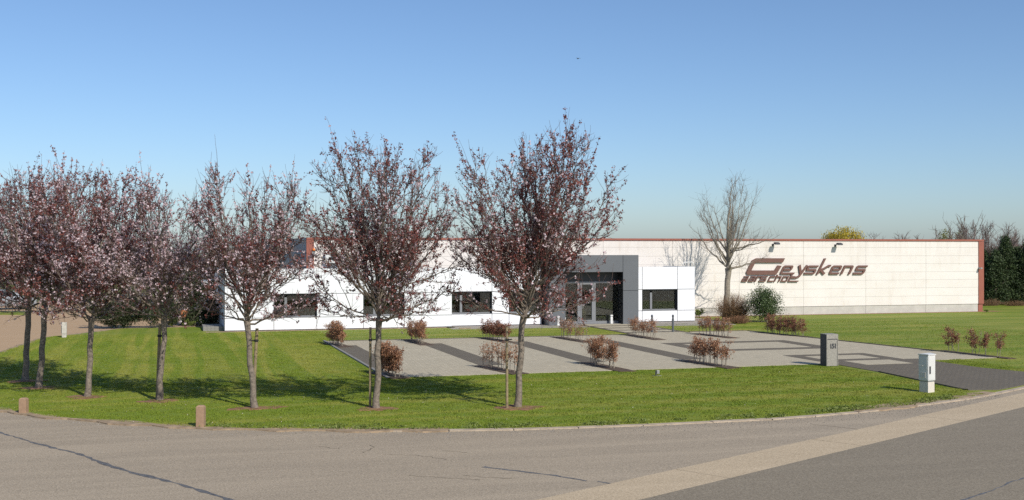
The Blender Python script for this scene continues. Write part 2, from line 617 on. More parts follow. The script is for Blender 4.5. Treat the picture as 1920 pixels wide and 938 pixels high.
# front edge of the grass, left to right, measured along the road
edge_px = [(0, 770), (100, 784), (250, 795), (370, 803), (480, 806), (700, 807.5), (840, 807), (960, 805), (1080, 801.5), (1200, 797),
           (1330, 791), (1440, 786), (1520, 780), (1600, 773), (1680, 765), (1740, 757), (1800, 749), (1862, 738)]
edge = [G(*p) for p in edge_px]
kerb_r = [(26.8, 31.75), (34.0, 35.6), (90.0, 65.6)]
left_edge = [(-8.2, 39.0), (-9.3, 44.5), (-8.6, 50.0), G(0, 662), G(45, 646), G(82, 634), G(128, 629), G(230, 616.5), G(385, 613.5)]
lawn_poly = edge + kerb_r + [(90, 130), (3.2, 130), (3.2, 66)] + left_edge[::-1]
sheet('side_street', [(-90, -40), (100, -40)] + [(120, 82), (90, 65.6)][1:] + kerb_r[1::-1] + edge[::-1] + [(-8.2, 39.0), (-9.3, 44.5), (-90, 44.6)], -0.06, 0.0, M['old_asphalt'])
sheet('forecourt_street', [(-90, 44.6), (-9.3, 44.5)] + left_edge[2:] + [(3.2, 66), (3.2, 108), (-90, 108)], -0.06, 0.004, M['street'])
lawn = sheet('lawn', lawn_poly, -0.05, 0.03, M['grass'])

# concrete gutter band between old and new asphalt, in slabs, and the newer carriageway
P0, P1 = np.array(G(1210, 936)), np.array(G(1920, 764))
dr = (P1 - P0) / np.linalg.norm(P1 - P0)
nr = np.array((-dr[1], dr[0]))
sheet('main_road', [tuple(P0 - dr * 40), tuple(P0 + dr * 90), tuple(P0 + dr * 90 - nr * 60), tuple(P0 - dr * 40 - nr * 60)], -0.055, 0.012, M['new_asphalt'])
gut = bpy.data.objects.new('gutter_band', None)
col.objects.link(gut)
gut['kind'] = 'structure'
s = -36.0
k = 0
rg = random.Random(3)
while s < 70:
    L = 5.6 + rg.uniform(-0.3, 0.3)
    w = 1.32 + rg.uniform(-0.015, 0.015)
    a, b_ = P0 + dr * (s + 0.012), P0 + dr * (s + L - 0.012)
    MB().prism([tuple(a), tuple(b_), tuple(b_ + nr * w), tuple(a + nr * w)], -0.05, 0.007 + rg.uniform(0, 0.002)).build('concrete_slab', M['gutter'], gut)
    s += L


def strip(pts, w, z0, z1, jit=0.0, rr=None):
    """flat ribbon along pts"""
    pts = [np.array(p, dtype=float) for p in pts]
    l, r_ = [], []
    for i, p in enumerate(pts):
        t = pts[min(i + 1, len(pts) - 1)] - pts[max(i - 1, 0)]
        t /= np.linalg.norm(t)
        n = np.array((-t[1], t[0]))
        wi = (w[i] if hasattr(w, '__len__') else w) * (1 + (rr.uniform(-jit, jit) if rr else 0))
        l.append(p + n * wi / 2)
        r_.append(p - n * wi / 2)
    m = MB()
    k = len(pts)
    m.v = [(q[0], q[1], z1) for q in l] + [(q[0], q[1], z1) for q in r_] + [(q[0], q[1], z0) for q in l] + [(q[0], q[1], z0) for q in r_]
    for i in range(k - 1):
        m.f += [(i, k + i, k + i + 1, i + 1), (2 * k + i, i, i + 1, 2 * k + i + 1), (k + i, 3 * k + i, 3 * k + i + 1, k + i + 1)]
    return m


def densify(pts, step):
    out = []
    for a, b in zip(pts[:-1], pts[1:]):
        a, b = np.array(a), np.array(b)
        n = max(1, int(np.linalg.norm(b - a) / step))
        for i in range(n):
            out.append(tuple(a + (b - a) * i / n))
    out.append(tuple(pts[-1]))
    return out


# flush concrete kerb in front of the grass, stone by stone
kerb = bpy.data.objects.new('kerb', None)
col.objects.link(kerb)
kerb['kind'] = 'structure'
kl = densify([(p[0], p[1] - 0.1) for p in edge[5:]] + [(p[0], p[1] - 0.1) for p in kerb_r], 1.0)
for a, b in zip(kl[:-1], kl[1:]):
    if a[0] > 60:
        break
    a, b = np.array(a), np.array(b)
    t = (b - a) / np.linalg.norm(b - a)
    strip([a + t * 0.008, b - t * 0.008], 0.24, -0.02, 0.028 + rg.uniform(-0.004, 0.004)).build('kerb_stone', M['kerb'], kerb)

# worn sandy edges where the grass has died along the road
rv = random.Random(5)
for pts, w in ((densify([(p[0], p[1] - 0.04) for p in [(-8.2, 39.0)] + edge[:7]], 0.5), 0.42), (densify([(p[0], p[1] + 0.16) for p in edge[13:]], 0.4), 0.55),
               (densify(left_edge[3:], 0.6), 0.25)):
    o = strip(pts, w, 0.0, 0.034, 0.75, rv).build('worn_verge', M['sand_soil'])
    o['kind'] = 'structure'

# tar seams and cracks in the old road
seams = bpy.data.objects['side_street']
for px, w in (([(-10, 809), (30, 820), (62, 830), (100, 840), (150, 852), (200, 872), (250, 887), (300, 899), (345, 911), (400, 928), (440, 940)], 0.1),
              ([(905, 876), (940, 880), (1000, 887), (1040, 892), (1100, 902)], 0.08),
              ([(1120, 903), (1150, 908)], 0.06)):
    p = densify([G(*q) for q in px], 0.18)
    p = [(a + rv.uniform(-0.02, 0.02), b + rv.uniform(-0.02, 0.02)) for a, b in p]
    strip(p, w, -0.01, 0.004, 0.7, rv).build('tar_seam', M['tar'], seams)
for px in ([(680, 850), (700, 840), (697, 835)], [(720, 852), (790, 855), (840, 862)], [(830, 845), (875, 849)],
           [(770, 892), (880, 899), (900, 901)], [(870, 892), (960, 898)], [(1520, 795), (1560, 800), (1610, 805)], [(600, 838), (640, 842)]):
    p = densify([G(*q) for q in px], 0.12)
    p = [(a + rv.uniform(-0.05, 0.05), b + rv.uniform(-0.05, 0.05)) for a, b in p]
    strip(p, 0.013, -0.01, 0.0035, 0.8, rv).build('crack', M['crack'], seams)
mroad = bpy.data.objects['main_road']
p = densify([G(1805, 940), (G(1850, 924)), G(1900, 904), G(1960, 885), G(2060, 850)], 0.2)
p = [(a + rv.uniform(-0.03, 0.03), b + rv.uniform(-0.03, 0.03)) for a, b in p]
strip(p, 0.045, 0.0, 0.016, 0.6, rv).build('tar_seam', M['tar'], mroad)

# ------------------------------------------------------------------ car park
PB = 57.25          # back edge
PF = 40.2           # front edge
XS = [7.45, 11.55, 15.78, 20.05]
lot = sheet('car_park_paving', [(7.42, PF), (25.0, PF), (29.5, PF - 0.9), (29.5, PF + 0.1), (32.95, 40.45), (30.6, PB + 0.5), (27.2, PB + 0.6), (23.4, PB), (7.42, PB)], -0.02, 0.042, M['paver_light'])
zb = 0.047


def band(x0, x1, y0, y1):
    MB().box(x0, x1, y0, y1, 0.0, zb).build('dark_paver_band', M['paver_dark'], lot)


for x in XS:
    band(x, x + 1.0, 43.3, 54.2)
band(7.46, 23.4, PB - 0.32, PB + 0.02)
# bay outlines in the turning area
for (x0, x1, y0, y1, w) in ((22.6, 29.2, 46.5, 51.3, 0.78), (24.95, 28.85, 41.05, 43.9, 0.62)):
    band(x0, x1, y1 - w, y1)
    band(x0, x1, y0, y0 + w)
    band(x0, x0 + w, y0 + w, y1 - w)
    band(x1 - w, x1, y0 + w, y1 - w)
drive = MB().prism([(25.0, 41.03), (24.95, 37), (24.8, 33.5), (24.45, 31.35), (25.4, 31.15), (26.8, 31.85), (31.0, 34.15), (30.1, 35.4), (29.55, 37.2), (29.5, 41.03)], -0.02, zb).build('driveway', M['paver_dark'])
drive['kind'] = 'structure'
MB().box(26.0, 28.1, 39.35, 40.95, 0.0, 0.052).build('light_paver_field', M['paver_light'], drive)
# edging kerbs
ek = bpy.data.objects.new('car_park_edging', None)
col.objects.link(ek)
ek['kind'] = 'structure'
for a, b, m in (((7.36, 39.9), (7.36, PB + 0.1), 'block'), ((30.66, PB + 0.5), (33.0, 40.5), 'paver_dark'), ((25.0, 37), (24.4, 31.4), 'paver_dark'), ((27.2, PB + 0.62), (30.6, PB + 0.55), 'paver_dark')):
    q = densify([a, b], 1.0)
    for u, v in zip(q[:-1], q[1:]):
        u, v = np.array(u), np.array(v)
        t = (v - u) / np.linalg.norm(v - u)
        strip([u + t * 0.006, v - t * 0.006], 0.11, -0.02, 0.075).build('edging_stone', M[m], ek)

# planting beds
hedge_px = dict(b0=((622, 646), (644, 652)), b1=((770, 640), (797, 648)), b2=((910, 636), (950, 643)), b3=((1051, 635), (1097, 643)), b4=((1184, 630.5), (1230, 638)), b5=((1313, 628.5), (1368, 635)),
                f0=((713, 702), (744, 710)), f1=((910, 690), (966, 702)), f2=((1106, 684), (1167, 697)), f3=((1294, 680), (1364, 691)), r0=((1435, 626), (1507, 633)), r1=((1778, 661), (1882, 673)))
for k, (a, b) in hedge_px.items():
    A, B = np.array(G(*a)), np.array(G(*b))
    t = (B - A) / np.linalg.norm(B - A)
    w = 0.34 if k[0] != 'r' else 0.22
    n = np.array((-t[1], t[0])) * w
    A, B = A - t * 0.5, B + t * 0.45
    o = MB().prism([tuple(A - n), tuple(B - n), tuple(B + n), tuple(A + n)], -0.02, 0.058).build('planting_bed', M['soil'])
    o['kind'] = 'structure'

# path to the entrance: light fields between dark bands
path = MB().box(23.5, 27.1, PB + 0.05, 65.98, -0.02, 0.04).build('entrance_path', M['paver_light'])
path['kind'] = 'structure'
for y in (58.2, 60.0, 61.8, 63.6):
    MB().box(23.6, 27.0, y, y + 0.5, 0, 0.045).build('dark_paver_band', M['paver_dark'], path)
for x in (23.5, 26.85):
    MB().box(x, x + 0.25, PB + 0.06, 65.0, 0, 0.05).build('dark_paver_band', M['paver_dark'], path)
o = MB().prism([(15.4, 63.6), (23.45, 63.2), (23.45, 66.6), (15.4, 66.6)], -0.02, 0.037).build('gravel_strip', M['gravel'])
o['kind'] = 'structure'
o = MB().prism([(27.15, 63.0), (32.6, 62.8), (33.4, 66.6), (33.4, 71.2), (31.6, 71.2), (31.6, 67.3), (27.15, 66.9)], -0.02, 0.037).build('gravel_strip', M['gravel'])
o['kind'] = 'structure'
o = MB().box(2.0, 15.9, 65.0, 65.7, -0.02, 0.037).build('gravel_strip', M['sand_soil'])
o['kind'] = 'structure'
o = MB().prism([(33.4, 70.75), (40, 70.85), (48, 70.8), (58.2, 70.95), (58.2, 72.0), (33.4, 72.0)], -0.02, 0.036).build('soil_strip', M['red_soil'])
o['kind'] = 'structure'

# ------------------------------------------------------------------ hall
HYF = 71.4
HX0, HX1 = 8.1, 56.95
hall = empty('warehouse_hall', ((HX0 + HX1) / 2, HYF, 0), 'long low cream panel warehouse with red-brown roof edge behind the white office', 'building')
HL = hall.location
core = MB().box(HX0 + 0.15, HX1 - 0.12, HYF + 0.1, HYF + 46, 0, 5.1)
core.build('wall', M['seam'], hall, world=True)
MB().box(HX0 + 0.05, HX1 - 0.05, HYF + 0.02, HYF + 46.1, 5.12, 5.22).build('roof', M['roof'], hall, world=True)
cols = [8.55] + [7.65 + 4.935 * i for i in range(1, 10)] + [56.5]
rows = [0.59, 1.22, 1.80, 2.37, 2.94, 3.52, 4.09, 4.68, 5.13]
gp = 0.0065
for i in range(len(cols) - 1):
    for j in range(len(rows) - 1):
        boxpart('cladding_panel', hall, cols[i] + gp * 1.2, cols[i + 1] - gp * 1.2, HYF + rg.choice((0, 0.002, 0.004)), HYF + 0.1, rows[j] + gp * 0.6, rows[j + 1] - gp * 0.6, M['cream'], HL)
    boxpart('plinth_panel', hall, cols[i] + 0.008, cols[i + 1] - 0.008, HYF + 0.04, HYF + 0.099, 0.0, 0.565, M['plinth'], HL)
boxpart('roof_edge_trim', hall, HX0, HX1, HYF - 0.06, HYF + 0.15, 5.135, 5.265, M['brick_red'], HL)
boxpart('corner_trim', hall, HX0, 8.545, HYF - 0.045, HYF + 0.2, 0.0, 5.115, M['brick_red'], HL)
boxpart('corner_trim', hall, 56.505, HX1 - 0.003, HYF - 0.045, HYF + 0.2, 0.59, 5.115, M['brick_red'], HL)
boxpart('corner_trim', hall, 56.52, HX1 - 0.06, HYF + 0.02, HYF + 0.2, 0.0, 0.585, M['brick_red'], HL)
# grey ribbed side wall on the left
m = MB()
y = HYF + 0.22
while y < HYF + 45.5:
    m.box(HX0 + 0.04, HX0 + 0.149, y, y + 0.22, 0.0, 5.1)
    y += 0.3
rib = m.build('ribbed_side_wall', M['grey_side'], hall, world=True)
rib['kind'] = 'stuff'
boxpart('side_edge_trim', hall, HX0 - 0.03, HX0 + 0.15, HYF + 0.2, HYF + 46, 5.105, 5.26, M['grey_side'], HL)
boxpart('side_door', hall, HX0 - 0.02, HX0 + 0.038, HYF + 4.2, HYF + 6.6, 0.0, 4.25, M['dark_frame'], HL)
boxpart('side_door_frame', hall, HX0 - 0.025, HX0 + 0.03, HYF + 6.62, HYF + 6.9, 0.0, 4.25, M['lamp_white'], HL)

# wall lamps, camera, beacon, air conditioner: things that hang on the hall
for px, py, lab in ((1449, 459, 'dark curved floodlight on hall wall above the first letters of the sign'), (1566, 460, 'dark curved floodlight on hall wall above the end of the sign')):
    X, Z = PW(px, py, HYF)
    t = empty('wall_floodlight', (X, HYF, Z), lab, 'lamp', 'floodlights above the wall sign')
    MB().box(-0.07, 0.07, -0.05, 0.0, -0.1, 0.06).build('mounting_plate', M['dark_metal'], t)
    MB().tube([(0, -0.05, 0), (0.02, -0.2, 0.06), (0.05, -0.36, 0.1)], 0.028, 8).build('arm', M['dark_metal'], t, smooth=True)
    MB().prism_x([(-0.3, 0.14), (-0.4, 0.17), (-0.58, 0.13), (-0.66, 0.02), (-0.6, 0.0), (-0.4, 0.05), (-0.3, 0.08)], -0.12, 0.22).build('lamp_head', M['dark_metal'], t, bevel=0.015)
    MB().box(-0.1, 0.2, -0.56, -0.42, 0.0, 0.03).build('lens', M['lamp_white'], t)
X, Z = PW(1835, 503, HYF)
t = empty('surveillance_camera', (X, HYF, Z), 'small grey camera fixed to hall wall near its right corner', 'camera')
MB().box(-0.05, 0.05, -0.03, 0.0, -0.07, 0.07).build('base', M['grey_metal'], t)
MB().tube([(0, -0.03, 0), (-0.02, -0.14, -0.03)], 0.02, 6).build('arm', M['grey_metal'], t)
MB().box(-0.08, 0.05, -0.36, -0.1, -0.06, 0.05).build('housing', M['grey_metal'], t, bevel=0.01)
X, Z = PW(588, 470, HYF)
t = empty('alarm_beacon', (X, HYF, Z), 'orange alarm beacon at upper left of hall wall', 'beacon')
MB().box(-0.1, 0.1, -0.1, 0, -0.24, -0.02).build('siren_box', M['grey_metal'], t, bevel=0.01)
MB().lathe([(0.09, -0.018), (0.09, 0.07), (0.06, 0.12), (0.01, 0.135)], 0, -0.095, 14).build('beacon_light', M['orange'], t, smooth=True)
X, Z = PW(623, 483, HYF)
t = empty('air_conditioner', (X, HYF, Z), 'boxy air conditioning unit on hall wall behind the plum crown', 'air conditioner')
MB().box(-0.48, 0.42, -0.42, -0.1, -0.34, 0.36).build('casing', M['white_plastic'], t, bevel=0.02)
MB().lathe([(0.24, 0), (0.24, 0.02)], 0, 0, 20).build('fan_grille', M['dark_metal'], t).rotation_euler = (R(90), 0, 0)
t.children[-1].location = (0.1, -0.42, 0.02)
for sx in (-0.36, 0.3):
    MB().box(sx, sx + 0.05, -0.44, 0, -0.39, -0.345).build('bracket', M['dark_metal'], t)

# ------------------------------------------------------------------ sign on the hall


def ribbon2d(pts, w):
    """stroke with mitred corners -> list of quads in 2-D; w may be (horizontal strokes, other strokes)"""
    pts = [np.array(p, dtype=float) for p in pts]
    ws = []
    for a, b in zip(pts[:-1], pts[1:]):
        ws.append(w)
    L, Rr = [], []
    for i, p in enumerate(pts):
        if i == 0 or i == len(pts) - 1:
            t = (pts[1] - pts[0]) if i == 0 else (pts[-1] - pts[-2])
            t /= np.linalg.norm(t)
            n = np.array((-t[1], t[0])) * w / 2
        else:
            t1 = (p - pts[i - 1]) / np.linalg.norm(p - pts[i - 1])
            t2 = (pts[i + 1] - p) / np.linalg.norm(pts[i + 1] - p)
            n1, n2 = np.array((-t1[1], t1[0])), np.array((-t2[1], t2[0]))
            mm = n1 + n2
            mm /= np.linalg.norm(mm)
            n = mm * (w / 2) / max(0.35, mm.dot(n1))
        L.append(p + n)
        Rr.append(p - n)
    return L, Rr


def letter(name, strokes, w, x0, base, parent, shear=0.5, depth=0.09, lift=0.03):
    """strokes in photo-pixel units right and up of the letter's baseline start; sheared italic; extruded off the wall"""
    mb = MB()
    Yf = HYF - lift - depth
    for si, st in enumerate(strokes):
        L, Rr = ribbon2d(st, w)
        n = len(mb.v)
        k = len(L)
        dz = 0.002 * si
        for row, Yv in ((L, Yf - dz), (Rr, Yf - dz), (L, HYF - lift), (Rr, HYF - lift)):
            for q in row:
                X, Z = PW(x0 + q[0] + shear * q[1], base - q[1], HYF)
                mb.v.append((X, Yv, Z))
        for i in range(k - 1):
            mb.f += [(n + i, n + i + 1, n + k + i + 1, n + k + i), (n + 2 * k + i + 1, n + 2 * k + i, n + 3 * k + i, n + 3 * k + i + 1),
                     (n + 2 * k + i, n + 2 * k + i + 1, n + i + 1, n + i), (n + k + i, n + k + i + 1, n + 3 * k + i + 1, n + 3 * k + i)]
        mb.f += [(n, n + k, n + 3 * k, n + 2 * k), (n + k - 1, n + 3 * k - 1, n + 4 * k - 1, n + 2 * k - 1)]
    # a stand-off pin to the wall
    q = strokes[0][0]
    X, Z = PW(x0 + q[0] + shear * q[1], base - q[1], HYF)
    mb.box(X - 0.02, X + 0.02, HYF - lift - 0.01, HYF, Z - 0.02, Z + 0.02)
    return mb.build(name, M['sign'], parent, world=True)


sx, sz = PW(1505, 528, HYF)
sign = empty('wall_sign', (sx, HYF, sz), 'brown italic block letters reading Geyskens aarschot on cream hall wall', 'sign')
h = 17.2
w = 3.9
ww = w / 2
# capital G: tall, with the bar dropping under the crossing
letter('letter', [[(59.5, 26.8), (7.2, 26.8), (4.0, 24.6), (4.0, 6.2), (6.2, 4.0), (55, 4.0), (56.5, 17.0)]], 8.0, 1395.5, 515.2, sign)


def e_strokes(wd, tail=0):
    m_ = h / 2 + 0.2
    return [[(ww + 1.0, m_), (wd - ww - 0.6, m_), (wd - ww, m_ + 0.8), (wd - ww, h - ww - 1.2), (wd - ww - 1.2, h - ww), (ww + 1.5, h - ww), (ww, h - ww - 1.5), (ww, ww + 1.2), (ww + 1.2, ww), (wd + tail, ww)]]


def s_strokes(wd):
    m_ = h / 2
    return [[(0, ww), (wd - ww - 1.3, ww), (wd - ww, ww + 1.2), (wd - ww, m_ - 1.0), (wd - ww - 1.0, m_), (ww + 1.0, m_), (ww, m_ + 1.0), (ww, h - ww - 1.3), (ww + 1.3, h - ww), (wd, h - ww)]]


letter('letter', e_strokes(19, 8), 3.5, 1460.0, 514.8, sign)
letter('letter', [[(9.3 - 6.5 + 0, h), (6.2, 0.5), (6.2, -5.0)], [(18.0, h), (18.0 - 5.0, -5.0 + 1.5), (9.0, -5.6), (-2.0, -5.6)]][1:] + [[(3.6, h), (13.8, 1.0)]], 3.7, 1485.8, 514.8, sign)
letter('letter', s_strokes(20), 3.5, 1505.6, 514.8, sign)
letter('letter', [[(1.8, 0), (1.8, 30.2)], [(3.0, 8.0), (9.5, 11.0), (15.5, h - 1.0), (19.5, h - 1.0)], [(3.0, 9.5), (14.8, 0.6)]], 3.7, 1529.0, 514.8, sign)
letter('letter', e_strokes(19, 0), 3.5, 1551.6, 514.8, sign)
letter('letter', [[(ww, 0), (ww, h - ww), (18.5 - ww - 1.3, h - ww), (18.5 - ww, h - ww - 1.3), (18.5 - ww, 0)]], 3.6, 1573.6, 514.8, sign)
letter('letter', s_strokes(20), 3.5, 1597.6, 514.8, sign)
hs, v = 10.8, 2.3
v2 = v / 2
base2 = 528.6
A_ = [[(v2, hs - v2), (10.5 - v2 - 0.5, hs - v2), (10.5 - v2, hs - v2 - 0.6), (10.5 - v2, v2), (v2 + 0.4, v2), (v2, v2 + 0.5), (v2, hs / 2), (10.5 - v, hs / 2)]]
letter('small_letter', A_, 2.1, 1388.2, base2, sign)
letter('small_letter', A_, 2.1, 1400.9, base2, sign)
letter('small_letter', [[(v2, 0), (v2, hs - v2), (9.0, hs - v2)]], v, 1413.0, base2, sign)
letter('small_letter', [[(0, v2), (12 - v2, v2), (12 - v2, hs / 2), (v2, hs / 2), (v2, hs - v2), (12, hs - v2)]], 2.2, 1421.3, base2, sign)
letter('small_letter', [[(11, hs - v2), (v2 + 0.5, hs - v2), (v2, hs - v2 - 0.6), (v2, v2 + 0.6), (v2 + 0.5, v2), (11, v2)]], v, 1437.3, base2, sign)
letter('small_letter', [[(v2, 0), (v2, 13.5)], [(v2, hs - v2), (10.5 - v2 - 0.5, hs - v2), (10.5 - v2, hs - v2 - 0.6), (10.5 - v2, 0)]], v, 1449.2, base2, sign)
letter('small_letter', [[(v2, hs / 2), (v2, hs - v2), (11 - v2, hs - v2), (11 - v2, v2), (v2, v2), (v2, hs / 2)]], v, 1462.3, base2, sign)
letter('small_letter', [[(v2, 13.5), (v2, v2 + 0.6), (v2 + 0.6, v2), (19.5, v2)], [(v2, hs - v2), (9, hs - v2)]], v, 1475.5, base2, sign)

# ------------------------------------------------------------------ office
office = empty('office_building', (16, 66, 0), 'low white panelled office with dark windows and flat roof', 'building')
OL = office.location
Z1, Z2, ZT = 0.745, 2.06, 3.46
YL, YM, YR = 65.5, 66.05, 66.55


def wx(px, Y):
    return PW(px, 500, Y)[0]


def facade(Y, segs, x_end, top=ZT):
    """segs: list of (x0, x1, window?)"""
    for (x0, x1, win) in segs:
        g = 0.016
        z = ((0.07, Z1), (Z1, Z2), (Z2, top))
        for j, (a, b) in enumerate(z):
            if j == 1 and win:
                continue
            boxpart('facade_panel', office, x0 + g, x1 - g, Y, Y + 0.05, a + g, b - g * (j < 2), M['white_panel'], OL)
            boxpart('wall', office, x0, x1, Y + 0.052, Y + 0.3, a - (0.07 if j == 0 else 0), b, M['seam'], OL)
        if win:
            window(x0, x1, Y)
        if not win:
            pass


def window(x0, x1, Y):
    """frame set back in the opening, narrow casement on the left, vertical blinds behind"""
    wloc = ((x0 + x1) / 2, Y, Z1)
    we = bpy.data.objects.new('window', None)
    col.objects.link(we)
    we.parent = office
    we.location = (wloc[0] - OL[0], wloc[1] - OL[1], wloc[2])
    yb = Y + 0.2
    off = wloc

    def bp(name, *a, mat):
        return boxpart(name, we, *a, mat, off)
    # reveals
    bp('reveal', x1 - 0.012, x1 + 0.0, Y + 0.003, yb, Z1, Z2, mat=M['dark_frame'])
    bp('reveal', x0, x0 + 0.012, Y + 0.003, yb, Z1, Z2, mat=M['dark_frame'])
    bp('reveal', x0 + 0.012, x1 - 0.012, Y + 0.003, yb, Z2 - 0.012, Z2, mat=M['dark_frame'])
    bp('sill', x0 + 0.012, x1 - 0.012, Y - 0.015, yb, Z1, Z1 + 0.03, mat=M['frame'])
    t = 0.05
    for a in ((x0 + 0.012, x0 + 0.012 + t, Z1 + 0.03, Z2 - 0.012), (x1 - 0.012 - t, x1 - 0.012, Z1 + 0.03, Z2 - 0.012)):
        bp('frame', a[0], a[1], yb, yb + 0.06, a[2], a[3], mat=M['dark_frame'])
    bp('frame', x0 + 0.012 + t, x1 - 0.012 - t, yb, yb + 0.06, Z1 + 0.03, Z1 + 0.09, mat=M['frame'])
    bp('frame', x0 + 0.012 + t, x1 - 0.012 - t, yb, yb + 0.06, Z2 - 0.09, Z2 - 0.012, mat=M['dark_frame'])
    mx = x0 + (x1 - x0) * 0.28
    bp('mullion', mx - 0.07, mx + 0.07, yb - 0.02, yb + 0.06, Z1 + 0.09, Z2 - 0.2, mat=M['frame'])
    for a, b in ((x0 + 0.012 + t, mx - 0.07), (mx + 0.07, x1 - 0.012 - t)):
        bp('pane', a, b, yb + 0.03, yb + 0.036, Z1 + 0.09, Z2 - 0.09, mat=M['glass'])
    bl = MB()
    x = x0 + 0.1
    r_ = random.Random(int(x0 * 100))
    while x < x1 - 0.12:
        ang = R(r_.uniform(66, 82))
        c, q = 0.045 * math.cos(ang), 0.045 * math.sin(ang)
        n = len(bl.v)
        lo = Z1 + r_.choice((0.12, 0.13, 0.15))
        for zz in (lo, Z2 - 0.08):
            bl.v += [(x - c, yb + 0.13 - q, zz), (x + c, yb + 0.13 + q, zz)]
        bl.f.append((n, n + 1, n + 3, n + 2))
        x += 0.15
    bo = link('blind_slats', bl.mesh('blind_slats', off), M['blind'], we)
    bo['kind'] = 'stuff'


segL = [wx(q, YL) for q in (421, 513.5, 594, 681.5, 758, 847.5)]
facade(YL, [(segL[0], segL[1], 0), (segL[1], segL[2], 1), (segL[2], segL[3], 0), (segL[3], segL[4], 1), (segL[4], segL[5], 0)], segL[5])
segM = [wx(q, YM) for q in (849.5, 922.5, 954.5, 1021)]
segM[0] = segL[5] + 0.005
facade(YM, [(segM[0], segM[1], 1), (segM[1], segM[2], 0), (segM[2], 21.4, 1)], segM[3])
segR = [27.31] + [wx(q, YR) for q in (1204.3, 1270.3, 1303)]
facade(YR, [(segR[0], segR[1], 0), (segR[1], segR[2], 1), (segR[2], segR[3], 0)], segR[3])
# step between the wings, outer sides, base shadow gap, roof, floor and rear wall
boxpart('facade_panel', office, segL[5] - 0.04, segL[5] + 0.0, YL + 0.052, YM - 0.003, 0.07, ZT, M['white_panel'], OL)
boxpart('side_panel', office, segL[0], segL[0] + 0.05, YL + 0.056, 80.0, 0.07, ZT - 0.002, M['white_panel'], OL)
boxpart('side_panel', office, segR[3] - 0.05, segR[3], YR + 0.056, HYF - 0.07, 0.07, ZT - 0.002, M['white_panel'], OL)
boxpart('base_gap', office, segL[0] + 0.03, segL[5] - 0.03, YL + 0.02, YL + 0.3, 0.0, 0.066, M['dark_frame'], OL)
boxpart('base_gap', office, segL[5], segM[3], YM + 0.02, YM + 0.3, 0.0, 0.066, M['dark_frame'], OL)
boxpart('base_gap', office, segR[0], segR[3] - 0.03, YR + 0.02, YR + 0.3, 0.0, 0.066, M['dark_frame'], OL)
rp = [(segL[0] + 0.055, YL + 0.31), (segL[5] - 0.05, YL + 0.31), (segL[5] - 0.05, YM + 0.31), (21.6, YM + 0.31), (27.4, YR + 0.31), (segR[3] - 0.055, YR + 0.31), (segR[3] - 0.055, HYF - 0.08), (8.0, HYF - 0.08), (8.0, 80), (segL[0] + 0.055, 80)]
MB().prism(rp, ZT - 0.3, ZT - 0.08).build('roof', M['roof'], office, world=True)
MB().prism(rp, 0.0, 0.05).build('floor', M['interior'], office, world=True)
boxpart('rear_wall', office, segL[0] + 0.06, segR[3] - 0.06, 70.9, 71.0, 0.05, ZT - 0.31, M['interior'], OL)
for x in (segL[2] + 1, segL[4] + 0.8, segM[1] + 0.6, 22.2, 26.8):
    boxpart('partition', office, x, x + 0.1, 66.6, 70.88, 0.05, ZT - 0.31, M['interior'], OL)

# entrance portal
YP = 65.2
PX0, PX1 = 21.6, 27.3
OX0, OX1 = 22.63, 26.28
ZP, ZO = 4.21, 3.17
g = 0.012
mid = 2.06
for (a, b, c, e) in ((PX0, OX0, 0.03, mid), (PX0, OX0, mid, ZP), (OX1, PX1, 0.03, mid), (OX1, PX1, mid, ZP), (OX0, OX1, ZO, ZP)):
    boxpart('portal_panel', office, a + g, b - g, YP, YP + 0.06, c + g, e - g, M['grey_panel'], OL)
for (a, b, c, e) in ((PX0 + 0.03, OX0 - 0.02, 0.0, ZP - 0.03), (OX1 + 0.02, PX1 - 0.03, 0.0, ZP - 0.03), (OX0 - 0.02, OX1 + 0.02, ZO + 0.02, ZP - 0.03)):
    boxpart('portal_core', office, a, b, YP + 0.062, 67.2, c, e, M['black_panel'], OL)
boxpart('portal_side_panel', office, PX0 - 0.02, PX0 + 0.028, YP + 0.064, 67.2, 0.02, ZP - 0.02, M['grey_panel'], OL)
boxpart('portal_side_panel', office, PX1 - 0.028, PX1 + 0.005, YP + 0.064, 67.2, 0.02, ZP - 0.02, M['grey_panel'], OL)
YG = 66.0
# glazed front: frames, door, fixed lights, dark strip above
dx = [OX0, wx(1083, YG), wx(1088.5, YG), wx(1112, YG), wx(1117, YG), OX1 - 0.02]
zt = PW(1110, 531, YG)[1]
boxpart('over_door_panel', office, OX0 - 0.019, OX1 + 0.019, YG + 0.07, YG + 0.12, zt + 0.1, ZO + 0.019, M['black_panel'], OL)
boxpart('entrance_frame', office, OX0 - 0.019, OX1 + 0.019, YG, YG + 0.1, zt, zt + 0.098, M['frame'], OL)
boxpart('entrance_frame', office, OX0 - 0.019, OX1 + 0.019, YG, YG + 0.1, 0.05, 0.2, M['frame'], OL)
boxpart('entrance_frame', office, dx[1], dx[2], YG, YG + 0.1, 0.202, zt - 0.002, M['frame'], OL)
boxpart('entrance_frame', office, dx[3], dx[4], YG, YG + 0.1, 0.202, zt - 0.002, M['frame'], OL)
boxpart('entrance_pane', office, OX0, dx[1], YG + 0.05, YG + 0.06, 0.2, zt, M['glass'], OL)
boxpart('entrance_pane', office, dx[4], OX1, YG + 0.05, YG + 0.06, 0.2, zt, M['glass'], OL)
de = bpy.data.objects.new('entrance_door', None)
col.objects.link(de)
de.parent = office
de.location = (dx[2] - OL[0], YG - OL[1], 0)
dl = (dx[2], YG, 0)
boxpart('pane', de, dx[2] + 0.08, dx[3] - 0.08, YG + 0.05, YG + 0.06, 0.28, zt - 0.08, M['glass'], dl)
boxpart('door_frame', de, dx[2] + 0.005, dx[2] + 0.08, YG - 0.01, YG + 0.08, 0.205, zt - 0.005, M['frame'], dl)
